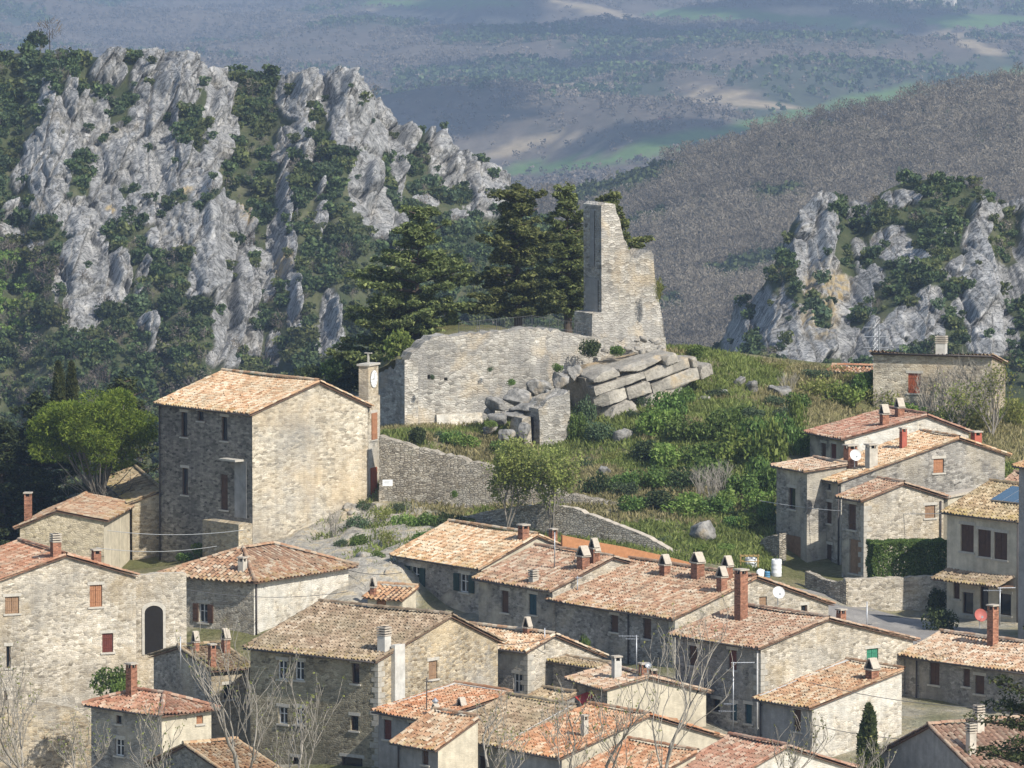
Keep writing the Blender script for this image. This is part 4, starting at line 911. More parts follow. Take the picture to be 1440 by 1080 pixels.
# ---------------------------------------------------------------- castle terrace (earth held by the castle wall)
a=R(62); ud=Vector((math.sin(a),math.cos(a),0)); bk=Vector((-math.cos(a),math.sin(a),0))
def terrace():
    nu,nv=46,26; V=[];B0=cB
    top=[(0,-.3),(3.4,-.25),(9,.0),(13,.1),(17,-.6),(21,-2.5)]
    t0=chit(569,506)[1]
    for i in range(nu):
        u=.1+ i*(20.7/(nu-1)); 
        px_t=[chit(*p) for p in((569,507),(608,474),(684,469),(758,463),(815,472),(850,486),(935,488),(1000,500))]
        zt=interp(px_t,u)-.25
        for j in range(nv):
            v=-.15+j/(nv-1)*(4+12*float(sstep(0,8,u)))
            p=B0+ud*u+bk*(1.15+v); z=B0.z+zt-.02*max(0,v-6)**1.7-.28*max(0,v-.5)*float(1-sstep(0,9,u))+.5*(float(fbm(u*.5,v*.5,0,3,5))-.5)
            V.append((p.x,p.y,z))
    # skirt
    i=np.arange((nu-1)*(nv-1)); r=i//(nv-1); c=i%(nv-1); b0=r*nv+c; Q=[np.stack([b0,b0+nv,b0+nv+1,b0+1],1)]
    V=np.array(V); n=len(V)
    ring=[k*nv for k in range(nu)]+[(nu-1)*nv+k for k in range(1,nv)]+[k*nv+nv-1 for k in range(nu-2,-1,-1)]+[k for k in range(nv-2,0,-1)]
    S=V[ring].copy(); S[:,2]-=14; V=np.concatenate([V,S]); m=len(ring)
    Q.append(np.array([[ring[k],ring[(k+1)%m],n+(k+1)%m,n+k] for k in range(m)]))
    return mesh_np('castle_terrace',V,np.concatenate(Q),M['hill'],smooth=True)
tag(link('castle_terrace_ground',terrace()),kind='structure')
# ---------------------------------------------------------------- lane
m,nt,b=newmat('worn_lane_paving',.9,.15); tc=nd(nt,'TexCoord').outputs['Object']
c=ramp(nt,noise_t(nt,tc,.5,6,.7),[(.3,(.17,.16,.15)),(.7,(.29,.27,.24))]); c=mix(nt,1.0,c,ramp(nt,noise_t(nt,tc,8,4,.7),[(.25,.75),(.75,1.15)]),'MULTIPLY'); nt.links.new(c,b.inputs['Base Color']); M['lane']=m
def strip(name,pts,width,mat,lift=.05):
    P=[gpt(*p) for p in pts]; C_=[]
    for a_,b_ in zip(P,P[1:]):
        for k in range(8): C_.append(a_+(b_-a_)*(k/8))
    C_.append(P[-1]); V=[];nw=9
    for k,p in enumerate(C_):
        d=(C_[min(k+1,len(C_)-1)]-C_[max(k-1,0)]); d.z=0; d.normalize(); s=Vector((d.y,-d.x,0)); w_=width[0]+(width[1]-width[0])*k/len(C_)
        for j in range(nw):
            q=p+s*w_*(j/(nw-1)-.5); V.append((q.x,q.y,zg(q.x,q.y)+lift+.12))
    n=len(C_); i=np.arange((n-1)*(nw-1)); r=i//(nw-1); c=i%(nw-1); b0=r*nw+c
    return tag(link(name,mesh_np(name,np.array(V),np.stack([b0,b0+1,b0+nw+1,b0+nw],1),mat,smooth=True)),kind='structure')
strip('street',[(1120,842),(1165,850),(1210,868),(1255,880),(1290,893),(1320,915),(1360,960)],(5.5,6.5),M['lane'])
# ---------------------------------------------------------------- rocks
def rock_mat(name,cols,ochre,streak=True,soil=None,scale=1.0,mask=False):
    m,nt,b=newmat(name,.95,.06); tc=nd(nt,'TexCoord').outputs['Object']
    n1=noise_t(nt,tc,.35*scale,7,.65,.3); n2=noise_t(nt,tc,2.2*scale,6,.72)
    c=ramp(nt,n1,[(.3,cols[0]),(.5,cols[1]),(.7,cols[2])])
    if streak:
        s=noise_t(nt,vmul(nt,tc,(1.6*scale,1.6*scale,.16*scale)),1.0,5,.65)
        c=mix(nt,1.0,c,ramp(nt,s,[(.34,.62),(.6,1.1)]),'MULTIPLY')
    c=mix(nt,1.0,c,ramp(nt,n2,[(.28,.55),(.5,1.0),(.75,1.18)]),'MULTIPLY')
    if mask:
        dv=nd(nt,'TexNoise',{'Vector':tc,'Scale':.5,'Detail':5.0}).outputs['Color']
        cv=nd(nt,'VectorMath',{0:vmul(nt,tc,(.55,.55,.2)),1:vmul(nt,nd(nt,'VectorMath',{0:dv,1:(.5,.5,.5)},operation='SUBTRACT').outputs[0],(1.4,1.4,1.4))},operation='ADD').outputs[0]
        for sc_,am_ in((1.0,.75),(2.6,.45)):
            ve=nd(nt,'TexVoronoi',{'Vector':cv,'Scale':sc_},feature='DISTANCE_TO_EDGE').outputs['Distance']
            c=mix(nt,mth(nt,'MULTIPLY',ramp(nt,ve,[(.01,1.0),(.07,0.0)]),am_),c,(.055,.055,.05))
        n2=mth(nt,'ADD',n2,mth(nt,'MULTIPLY',noise_t(nt,tc,4.5,5,.75),.6))
    on=noise_t(nt,tc,.16*scale,5,.6); of=ramp(nt,on,[(.58,0.0),(.70,.75)])
    if mask:
        at=nd(nt,'Attribute',attribute_name='ochre').outputs['Fac']; of=mth(nt,'MAXIMUM',mth(nt,'MULTIPLY',of,.25),mth(nt,'MULTIPLY',at,ramp(nt,noise_t(nt,tc,.5,5,.6),[(.38,0.0),(.6,1.0)])))
    c=mix(nt,of,c,ochre)
    if mask:
        rk=nd(nt,'Attribute',attribute_name='rock').outputs['Fac']
        so=ramp(nt,noise_t(nt,tc,.12,6,.7),[(.3,(.04,.052,.026)),(.5,(.065,.075,.036)),(.64,(.11,.11,.062)),(.78,(.22,.205,.16))])
        so=mix(nt,1.0,so,ramp(nt,n2,[(.25,.6),(.75,1.25)]),'MULTIPLY')
        c=mix(nt,rk,so,c)
    nt.links.new(c,b.inputs['Base Color'])
    nt.links.new(nd(nt,'Bump',{'Strength':.9,'Distance':.25/scale,'Height':n2}).outputs[0],b.inputs['Normal'])
    return m
M['rock']=rock_mat('grey_limestone',[(.15,.148,.138),(.26,.25,.23),(.36,.345,.31)],(.44,.32,.17),scale=2.0)
M['bedm']=rock_mat('ochre_bedrock',[(.16,.14,.11),(.28,.25,.20),(.38,.34,.28)],(.46,.32,.16),False,scale=2.0)
M['bed']=rock_mat('bedded_limestone',[(.20,.185,.16),(.32,.295,.25),(.42,.39,.33)],(.46,.33,.17),False,scale=2.5)
def rock(name,label,p,size,seed,mat='rock',rot=(0,0,0),boxy=4.0,rough=.22,group=None,cat='rock',nu=36,nv=20,cuts=13,lo=.62):
    th=np.linspace(0,2*np.pi,nu,endpoint=False); ph=np.linspace(-np.pi/2,np.pi/2,nv)
    T_,P_=np.meshgrid(th,ph); d=np.stack([np.cos(P_)*np.cos(T_),np.cos(P_)*np.sin(T_),np.sin(P_)],-1).reshape(-1,3)
    rad=1/((np.abs(d)**boxy).sum(1))**(1/boxy)
    q=d*rad[:,None]; s=np.array(size)/2; q0=q*s
    rr_=np.random.default_rng(seed*7+1)
    for _c in range(cuts):
        pn=rr_.normal(size=3); pn/=np.linalg.norm(pn); of=rr_.uniform(lo,lo+.3); dd=q@pn-of; q=q-np.clip(dd,0,None)[:,None]*pn
    q0=q*s
    k=1.1/max(min(size),.3)
    n=fbm(q0[:,0]*k+seed,q0[:,1]*k,q0[:,2]*k,4,seed)-.5
    n2=ridged(q0[:,0]*k*1.7+seed,q0[:,1]*k*1.7,q0[:,2]*k*2.5,3,seed+3)-.5
    q=q0+d*((n*1.0-n2*.6)*rough*min(size)*1.2)[:,None]
    i=np.arange((nv-1)*nu); r=i//nu; c=i%nu; c2=(c+1)%nu
    Q=np.stack([r*nu+c,r*nu+c2,(r+1)*nu+c2,(r+1)*nu+c],1)
    o=link(name,mesh_np(name,q,Q,M[mat],smooth=False)); o.location=p; o.rotation_euler=rot
    return tag(o,label,cat,group)
BED='rock beds below the ruined tower'
def bed(name,label,p0,p1,th,seed,depth=3.0):
    r_=random.Random(seed); gA=gpt(p0[0],p0[1]+th*.45).y; gB=gpt(p1[0],p1[1]+th*.45).y; L_=math.hypot(p1[0]-p0[0],p1[1]-p0[1]); V=[];Q=[];n0=0; t=0.0; k=0
    while t<1:
        dt=min(r_.uniform(34,78)/L_,1-t+.02); px=p0[0]+(p1[0]-p0[0])*(t+dt/2); py=p0[1]+(p1[1]-p0[1])*(t+dt/2)
        gy=421.9+(px-830)/21.3*.53; s_=F/gy; c=W(px,py,gy+.75+r_.uniform(-.22,.2))
        o=rock('tmp','x',(0,0,0),(dt*L_/s_*1.12,depth,th/s_*r_.uniform(1.0,1.2)),seed*31+k,'bed',boxy=14.0,rough=.09,nu=48,nv=20,cuts=5,lo=.95)
        m_=Matrix.Translation(c)@Matrix.Rotation(R(r_.uniform(24,31)),4,'Z')@Matrix.Rotation(R(-math.degrees(math.atan2(p0[1]-p1[1],p1[0]-p0[0])))+r_.uniform(-.012,.012),4,'Y')@Matrix.Rotation(r_.uniform(-.03,.03),4,'X')
        for v in o.data.vertices: V.append(tuple(m_@v.co))
        for pl in o.data.polygons: Q.append([n0+i_ for i_ in pl.vertices])
        n0=len(V); me_=o.data; bpy.data.objects.remove(o); bpy.data.meshes.remove(me_); t+=dt; k+=1
    c=Vector(V[len(V)//2]); V=np.array(V)-np.array(c)
    me=bpy.data.meshes.new(name); me.from_pydata([tuple(v) for v in V],[],Q); me.materials.append(M['bed']); ob=link(name,me); ob.location=c; return tag(ob,label,'rock',BED)
slab_outline('bedrock_ledge','pale bedrock mass behind the tilted limestone beds','rock',(830,570),422.2,62,[(822,532),(870,516),(934,499),(965,506),(982,516),(978,532),(945,556),(900,580),(852,600),(834,580)],6.0,'bedm',49,.1)
bed('limestone_bed','thin topmost bed of cracked limestone right under the tower rubble',(820,531),(936,501),13,1)
bed('limestone_bed','second limestone bed from the top of the tilted ledges',(822,546),(962,508),15,2)
bed('limestone_bed','longest and thickest limestone bed ending bluntly in the grass',(826,563),(986,519),18,3)
bed('limestone_bed','lowest short limestone bed above the grey green shrub',(840,583),(946,547),20,4)
BLD='boulders around the hill'
blds=[(758,545,421,32,22,'big grey boulder over the little hut roof'),(728,560,420,40,22,'broad grey boulder left of the hut'),(700,570,419.5,30,20,'round grey boulder at the left end of the pile'),(741,575,418.5,46,14,'flat overhanging slab above the hut doorway'),(718,583,418.5,40,13,'dark undercut slab left of the hut doorway'),
(790,535,421.5,26,26,'upright grey boulder at the right end of the pile'),(806,525,423,26,22,'pointed grey boulder under the castle wall shrub'),(775,558,419.5,30,18,'squarish boulder between slab and hut wall'),(698,590,417.5,30,16,'low boulder beside the white buttress'),(688,578,420,16,12,'small boulder touching the castle wall'),
(690,604,416,22,12,'pale block lying in the grass by the buttress'),(712,612,415.5,22,18,'ochre streaked block left of the hut'),(735,610,416,20,26,'narrow pale block forming the hut door jamb'),
(876,612,407,26,24,'dark topped boulder standing among green bushes'),(848,664,402,26,16,'pale boulder above the dark bush on the slope'),(988,750,389,34,34,'large smooth grey boulder beside the lawn'),
(1040,538,431,22,14,'white limestone lump in the grassy ridge'),(1058,545,429,22,24,'upright pale limestone fin on the grassy ridge'),(1092,549,429,36,16,'broad pale limestone hump on the grassy ridge'),(938,552,424,14,10,'small pale stone below the ledges'),
(1012,552,427,26,8,'flat pale stones breaking through the grass'),(990,560,425,20,7,'flat pale rubble patch left of the ridge fin')]
for k,(px,py,D,wp,hp,lab) in enumerate(blds):
    s=F/D; p=W(px,py,D)
    if k>=13: p=gpt(px,py+hp*.35); s=F/p.y; p.z+=hp/s*.3
    rock('boulder',lab,p,(wp/s*1.1,wp/s*1.0,hp/s*1.2),100+k,'rock',(R((k*37)%20-10),R((k*53)%24-12-6),R(k*71)),3.6,.24,BLD)
for k,(px,py,wp,hp,lab) in enumerate([(500,722,60,30,'pale rock shoulder below the hall door'),(515,792,44,30,'ochre stained rock hollow left of the stepped row'),(556,796,34,26,'rock step just left of the green shuttered house'),(540,818,30,20,'small rock knob above the tiny ribbed shed')]):
    p=gpt(px,py); s=F/p.y; rock('rock_outcrop',lab,(p.x,p.y+.5,p.z-.2*hp/s),(wp/s*1.1,2.2,hp/s*1.2),400+k,'bed',(R(-20),0,R(k*23-60)),3.2,.3,'rock outcrops on the bank below the hall',nu=60,nv=30)
# cave-like hut built into the rock
hut,hh,hf=slab_outline('rock_hut','small drystone hut front with a dark doorway built into the boulder pile','hut',(760,626),416.5,64,[(759,634),(759,592),(757,575),(770,562),(790,556),(801,549),(802,580),(801,606),(792,622),(788,641),(775,640)],2.2,'castle',47,.06)
hb,_,_=slab_outline('rock_hut_wall','narrow stone jamb wall left of the dark hut doorway','hut',(740,626),416.6,64,[(733,628),(732,600),(735,588),(746,586),(748,627)],1.6,'pale',48,.05)
dm=MB(); u0,z0_=hh(745,628); u1,z1_=hh(761,588); dm.poly([hf(u0,z0_,-.9),hf(u1,z0_,-.9),hf(u1,z1_,-.9),hf(u0,z1_,-.9)]); dm.build('doorway',M['sootshade'],hut)  # black sheet paints the shade inside the hut
# rubble beneath the tower
r=random.Random(5)
for k in range(18):
    px=r.uniform(836,934); py=r.uniform(476,496); D=427.2-(py-474)*.06
    rock('rubble_block','loose stone block in the rubble footing of the ruined tower',W(px,py,D),(r.uniform(.4,.9),r.uniform(.5,.8),r.uniform(.25,.45)),200+k,'bed',(r.uniform(-.3,.3),r.uniform(-.4,.1),r.uniform(0,3)),4,.2,'rubble under the ruined tower',nu=16,nv=9)
tb,_,_=slab_outline('tower_footing','crumbling rubble footing wedged between the ruined tower and the ledges','ruin',(846,472),427.9,62,[(826,550),(828,474),(880,474),(936,474),(938,520),(900,545)],3.0,'castle',43,.1)
# ---------------------------------------------------------------- street furniture, antennas, wires
def antenna(px,pyb,pyt,D,label,dirs=((1,0),),mat='metal',cat='antenna',arms=(.98,),ladder=False):
    b=W(px,pyb,D); t=W(px,pyt,D); h_=t.z-b.z; mb=MB(); mb.tube([(0,0,-.3),(0,0,h_)],.035,6)
    root=empty('antenna',b,0,label,cat,'roof antennas'); mb.build('mast',M[mat],root,True)
    for f_,Lr in arms:
        a_=MB(); z=h_*f_; dx,dy=math.cos(Lr*3.1),math.sin(Lr*3.1); L_=abs(Lr)
        sgn=1 if Lr>0 else -1
        a_.tube([(-.12*sgn,0,z),(sgn*L_,.15,z)],.02,5)
        for k in range(7):
            x=sgn*L_*(k+.5)/7; a_.tube([(x,-.28,z+.01),(x,.28,z+.01)],.011,4)
        a_.build('antenna_array',M[mat],root)
    return root
antenna(780,793,748,374,'thin tv antenna standing in front of the cream gable',arms=())
antenna(895,950,893,352,'twin pole tv antenna before the long shaded house',arms=((.97,-1.0),(.9,-.6)))
antenna(1031,1033,931,342,'tall tv antenna with a long upper boom beside the teal shutter',arms=((.99,1.15),(.32,-.8),(.42,-.5)))
antenna(1406,872,826,346,'grey tv antenna behind the red satellite dish',arms=((.9,-.9),(.98,.85)))
antenna(254,938,895,352,'short tv antenna on the narrow house by the arch',arms=())
antenna(1219,893,846,352,'pale bent flue pole on the broad sunlit gable',arms=())
antenna(600,1012,953,337,'dark thin pole rising from the red lean-to roof',mat='pipe',arms=((.9,.3),))
antenna(812,836,810,371,'little pale aerial on the chimneyed roof',arms=((.9,.25),))
antenna(766,905,883,353,'short aerial on the bricked chimney house',arms=())
def dish(px,py,D,rad,label,mat,rz=0.0,post=.5):
    c=W(px,py,D); root=empty('satellite_dish',(c.x,c.y,c.z-post),rz,label,'satellite dish')
    mb=MB(); prof=[(.01,0)]+[(rad*i/8,.22*rad*(i/8)**2*1.6) for i in range(1,9)]
    mb.lathe(prof,22); mb.lathe([(r_,z+.03) for r_,z in prof[::-1]],22)
    me=mb.mesh('reflector',M[mat],True); d=link('reflector',me,root); d.location=(0,0,post); d.rotation_euler=(R(68),0,R(18))
    s=MB(); s.tube([(0,.1,-.1),(0,.1,post)],.03,6); s.build('post',M['metal'],root)
    f=MB(); f.tube([(0,-.05,post-rad*.8),(rad*.25,-.55,post+.02)],.014,4); f.box(rad*.25-.05,rad*.25+.05,-.62,-.5,post-.04,post+.06); f.build('feed_arm',M['metal'],root)
dish(1094,834,360,.36,'white satellite dish on the pale wall of the long shaded house','dishw',post=.6)
dish(1378,866,343.5,.36,'red satellite dish on the lichened roof at the right','dishr',post=.6)
dish(1202,641,388,.36,'white satellite dish before the brick chimney stub of the big right house','dishw',post=.6)
dish(911,936,342.5,.18,'tiny silver dish on the whitewashed gable house roof','metal',post=.3)
def cable(px0,py0,D0,px1,py1,D1,sag,label,mat='wire',rad=.018):
    a_,b_=W(px0,py0,D0),W(px1,py1,D1); pts=[]
    for k in range(25):
        t=k/24; p=a_+(b_-a_)*t; p.z-=sag*4*t*(1-t); pts.append(p)
    mb=MB(); mb.tube(pts,rad,5); tag(mb.build('overhead_cable',M[mat]),label,'cable','overhead cables')
cable(118,741,401,345,745,398,.4,'pale cable crossing from the umbrella pine to the hall front','wirel',.022)
cable(135,770,399,305,768,398,.3,'second pale cable slightly lower in front of the hall','wirel',.02)
cable(232,823,374,490,832,373,.5,'dark cable strung along the hipped white house')
cable(1068,704,394,1330,722,383,.3,'pale cable passing before the big three storey house','wirel',.02)
cable(1140,960,334,1440,995,333,.4,'thin dark wire across the bright white side wall')
cable(1140,1018,333,1300,1040,333,.2,'lower thin dark wire near the cypress top')
cable(470,795,385,565,805,379,.3,'thin wire over the rocky bank left of the stepped row')
cable(640,905,352,790,893,352,.3,'thin wire above the bricked chimney house')
# white notice on the terrace wall
pm=MB(); p=W(545,679,403); pm.box(-.32,.32,-.02,.02,-.2,.2,0); 
for k,(a_,b2) in enumerate(((-.2,.2),(-.24,.1),(-.16,.22))): pm.box(a_,b2,-.024,-.0201,.09-k*.085,.115-k*.085,1)
o=pm.build('notice_board',[M['plast'],M['metal']]); o.location=p; o.rotation_euler=(0,0,R(8)); tag(o,'small white notice board fixed to the terrace wall beside the hall door','sign')
# railing along the castle wall
rm2=MB(); 
rp=[chit(*p) for p in((655,470),(684,467),(720,464),(758,460),(795,466),(833,471))]
for (u0,z0_),(u1,z1_) in zip(rp,rp[1:]):
    n=max(2,int((u1-u0)/.16))
    for i in range(n):
        t=i/n; u=u0+(u1-u0)*t; z=z0_+(z1_-z0_)*t; q=cB+ud*u+bk*1.0
        rm2.tube([(q.x,q.y,q.z+z-.1),(q.x,q.y,q.z+z+.7)],.007 if i%8 else .02,4)
    for hgt in(.1,.7):
        q0=cB+ud*u0+bk*1.0; q1=cB+ud*u1+bk*1.0; rm2.tube([(q0.x,q0.y,q0.z+z0_+hgt),(q1.x,q1.y,q1.z+z1_+hgt)],.012,4)
tag(rm2.build('railing',M['wire']),'thin metal railing along the top of the castle wall','railing')
# water butts and rubbish on the patch behind the tall chimney
def barrel(px,py,hp,wp,label,mat,gp='barrels and cans by the lane'):
    g=gpt(px,py); s=F/g.y; h_=hp/s; r_=wp/s/2; mb=MB()
    pr=[(.01,0),(r_*.9,0),(r_*.97,.05*h_)]
    for k in range(1,4): pr+=[(r_*.97,h_*k/4-.05),(r_*1.03,h_*k/4),(r_*.97,h_*k/4+.05)]
    pr+=[(r_*.97,h_*.94),(r_*.88,h_),(r_*.85,h_*.97),(.01,h_*.97)]
    mb.lathe(pr,20); root=empty('barrel',(g.x,g.y,zg(g.x,g.y)-.02),0,label,'barrel',gp); mb.build('drum',M[mat],root,True)
    l=MB(); l.lathe([(.01,h_*.97+.004),(r_*.3,h_*.97+.004),(r_*.3,h_+.03),(.01,h_+.03)],12); l.build('lid',M['metal'],root)
barrel(1092,812,25,15,'tall white plastic barrel at the right end of the clutter','plast')
barrel(1056,799,15,17,'squat white tub standing under the yellow frame','plast')
barrel(1079,812,9,8,'small blue plastic can between the two white containers','blue')
g=gpt(1069,813); rock('plastic_sack','crumpled white plastic sack lying beside the blue can',(g.x,g.y,g.z+.25),(.75,.6,.65),321,'plast',(0,0,.4),2.6,.25,None,'sack',20,12)
fm=MB(); g=gpt(1054,800); 
for x in(-.7,.7):
    for y in(0,.7): fm.box(x-.03,x+.03,y-.03,y+.03,0,1.15)
for z in(.65,1.1): 
    for y in(0,.7): fm.box(-.8,.8,y-.025,y+.025,z,z+.06)
    for x in(-.7,.7): fm.box(x-.02,x+.02,-.05,.75,z+.001,z+.055)
for k in range(5): fm.box(-.75+k*.36,-.65+k*.36,-.08,.78,1.162,1.19)
o=fm.build('yellow_trestle',M['yellow']); o.scale=(.75,.75,.72); o.location=(g.x,g.y,zg(g.x,g.y)-.05); tag(o,'yellow metal trestle frame above the white tub','frame')
# lattice mast on the far side of the ridge house
lm=MB(); b_=W(1232,530,445); hh_=W(1232,455,445).z-b_.z
for x in(-.25,.25):
    for y in(-.25,.25): lm.tube([(x,y,-3),(x*.6,y*.6,hh_)],.03,4)
for k in range(12):
    z=hh_*k/12; lm.tube([(-.24,-.24,z),(.24,.24,z+.5)],.015,4); lm.tube([(.24,-.24,z),(-.24,.24,z+.5)],.015,4)
for z in(.55,.75,.93): lm.tube([(-.9,0,hh_*z),(.9,0,hh_*z)],.03,4)
o=lm.build('lattice_mast',M['metal']); o.location=b_; tag(o,'slim lattice mast rising left of the long house on the ridge','mast')
# ================================================================ vegetation
def rand_rot(n,r,flat=0.0):
    """n random orthonormal frames (two tangent vectors); flat pulls the quads towards horizontal"""
    nrm=r.normal(size=(n,3)); nrm[:,2]+=flat*np.sign(nrm[:,2]+1e-6)*1.5; nrm/=np.linalg.norm(nrm,axis=1)[:,None]
    t=np.cross(nrm,r.normal(size=(n,3))); t/=np.linalg.norm(t,axis=1)[:,None]+1e-9
    return t,np.cross(nrm,t),nrm
def leaf_quads(P,size,r,flat=0.0,aspect=.6,jit=.35,out=None):
    n=len(P); t,b,nn=rand_rot(n,r,flat)
    if out is not None: t=t+out*1.2; t/=np.linalg.norm(t,axis=1)[:,None]; b=np.cross(nn,t); b/=np.linalg.norm(b,axis=1)[:,None]+1e-9
    s=size*(1+jit*r.normal(size=n).clip(-2,2))[:,None]
    a=t*s; c=b*s*aspect
    V=np.stack([P-a*.5,P+c*.5+a*.05,P+a*.55,P-c*.5+a*.05],1).reshape(-1,3)
    return V
def qidx(n): return np.arange(n*4).reshape(-1,4)
def blob_points(cen,rad,n,r,shell=.55):
    """points in ellipsoids; more towards the shell"""
    k=r.integers(0,len(cen),n); d=r.normal(size=(n,3)); d/=np.linalg.norm(d,axis=1)[:,None]
    q=(shell+(1-shell)*r.random(n)**.6)[:,None]*d
    q=np.where(r.random((n,1))<.25,d*(r.random((n,1))**.5),q)
    return cen[k]+q*rad[k],d
def tree_obj(name,label,cat,loc,crown_V,leafm,trunk_mb,bark,group=None,rz=0.0):
    root=empty(name,loc,rz,label,cat,group)
    if trunk_mb is not None: trunk_mb.build('trunk',M[bark],root,True)
    link('crown',mesh_np('crown',crown_V,qidx(len(crown_V)//4),L[leafm]),root)
    return root
def cedar(loc,H,Rw,label,seed,lean=0.0,leafm='cedar',name='cedar_tree',group='cedars on the castle terrace',wide=1.0,dens=1.0,leaf=.26,gap=.0,bare=.12):
    r=np.random.default_rng(seed); tr=MB(); pts=[(0,0,-3)]+[(lean*H*(k/6)**1.5+r.normal(0,.06),r.normal(0,.06),H*k/6*.97) for k in range(7)]
    tr.tube(pts,[.36*H/12]+[.36*H/12*(1-k/6.6) for k in range(7)],8)
    C=[];Rr=[]
    nl=int(H*1.9)
    for k in range(nl):
        f=bare+(1-bare)*(k+r.random()*.7)/nl; z=H*f
        prof=(1-f)**(.52 if leafm=='cedar' else .75)*1.05+.05
        if f<.3: prof*= .72+f
        L_=Rw*prof*(1+.28*r.normal()); L_=max(L_,.4)
        nb=int(2+4*prof+r.random()*1.5)
        a0=r.random()*6.28
        for j in range(nb):
            a=a0+6.283*j/nb+r.normal(0,.3); ln=L_*(.7+.45*r.random()); up=.10+.28*f+r.normal(0,.07)
            x0=lean*H*f**1.5
            e=(x0+math.cos(a)*ln,math.sin(a)*ln,z+ln*up)
            tr.tube([(x0,0,z),((x0+e[0])/2,e[1]/2,z+ln*up*.45),e],[.07+.02*ln/3,.05,.02],5)
            m_=max(2,int(ln/.55))
            for q in range(m_):
                t=.3+.7*(q+.6)/m_; w=.42+.5*(t*(1.2-t))*ln*.35
                C.append((x0+(e[0]-x0)*t+r.normal(0,.18),e[1]*t+r.normal(0,.18),z+ln*up*t+.1+r.normal(0,.08)-.12*(t-.5))); Rr.append((w*.85,w*.85,.20+.1*r.random()))
    C.append((lean*H,0,H*.98));Rr.append((.28,.28,.7)); C.append((lean*H*.9,0,H*.92));Rr.append((.5,.5,.6))
    C=np.array(C);Rr=np.array(Rr); n=int(len(C)*(100 if leafm=='cedar' else 70)*dens)
    P,d=blob_points(C,Rr,n,r,.3); V=leaf_quads(P,leaf,r,.5,.5)
    return tree_obj(name,label,'tree',loc,V,leafm,tr,'barkd',group)
def tz(px,py,D): return W(px,py,D)
cedar(W(584,505,433),10.0,4.1,'broad cedar with tiered branches at the left end of the castle terrace',11,.03,wide=1.2)
cedar(W(728,470,435),10.1,3.05,'tall dense cedar in the middle of the castle terrace',12,0.0,bare=.10)
cedar(W(797,470,441),10.1,2.2,'slim dark cedar just left of the ruined tower',13)
cedar(W(858,478,446),10.0,2.9,'cedar top peeking out behind the ruined tower',14)
cedar(W(540,540,432),5.4,2.9,'low spreading cedar bough hanging over the castle corner',16)
def shrub_mesh(seed,leafm,n=900,leaf=.16,lobes=7,flat=.75,stems=True,bare=False):
    r=np.random.default_rng(seed); C=[];Rr=[]
    for k in range(lobes):
        a=r.random()*6.28; d=r.random()**.6*.62; C.append((math.cos(a)*d,math.sin(a)*d,.28+.5*flat*r.random()*(1-d*.6))); q=.26+.2*r.random(); Rr.append((q,q,q*.85))
    C.append((0,0,.36));Rr.append((.55,.55,.36))
    P,d=blob_points(np.array(C),np.array(Rr),n,r,.6); P[:,2]=np.abs(P[:,2])
    return mesh_np('shrub_leaves',leaf_quads(P,leaf,r,0,.65),qidx(n),L[leafm])
def twig_mesh(seed,n=240,bk='barkl',h=1.0):
    r=np.random.default_rng(seed); mb=MB()
    for k in range(18):
        a=r.random()*6.28; s=.25+.45*r.random(); p0=Vector((r.normal(0,.07),r.normal(0,.07),-.05)); p1=p0+Vector((math.cos(a)*s*.4,math.sin(a)*s*.4,h*.5)); p2=p0+Vector((math.cos(a)*s,math.sin(a)*s,h*(.75+.35*r.random())))
        mb.tube([p0,p1,p2],[.018,.012,.005],3,cap=False)
        for j in range(6):
            t=.35+.6*r.random(); q=p1+(p2-p1)*t; e=q+Vector((r.normal(0,.14),r.normal(0,.14),.12+.2*r.random())); mb.tube([q,e],[.007,.003],3,cap=False)
    return mb.mesh('twigs',M[bk])
SM={k:[shrub_mesh(100+i*7+j,k,n_,lf) for j in range(3)] for i,(k,n_,lf) in enumerate((('shrub',1500,.10),('bright',1500,.10),('olive',1500,.085),('oak',1500,.09),('spring',900,.08)))}
SM['bare']=[twig_mesh(900+j) for j in range(3)]
SN={'shrub':('green_shrub','leafy green shrub'),'bright':('spring_shrub','bright green spring shrub'),'olive':('grey_green_shrub','grey green shrub'),'oak':('dark_shrub','dark evergreen shrub'),'spring':('budding_shrub','yellow green budding shrub'),'bare':('bare_bush','bare twiggy bush')}
rs=random.Random(77)
def shrub(px,py,wp,hp,kind,where,D=None,label=None,group=None):
    p=gpt(px,py) if D is None else W(px,py,D); s=F/p.y; nm,lb=SN[kind]
    o=link(nm,rs.choice(SM[kind])); o.location=(p.x,p.y,p.z-.12*hp/s); o.scale=(wp/s*.62,wp/s*.62,hp/s*1.05); o.rotation_euler=(0,0,rs.random()*6.28)
    tag(o,label or f'{lb} {where}','shrub',group or f'{lb}s {where}'); return o
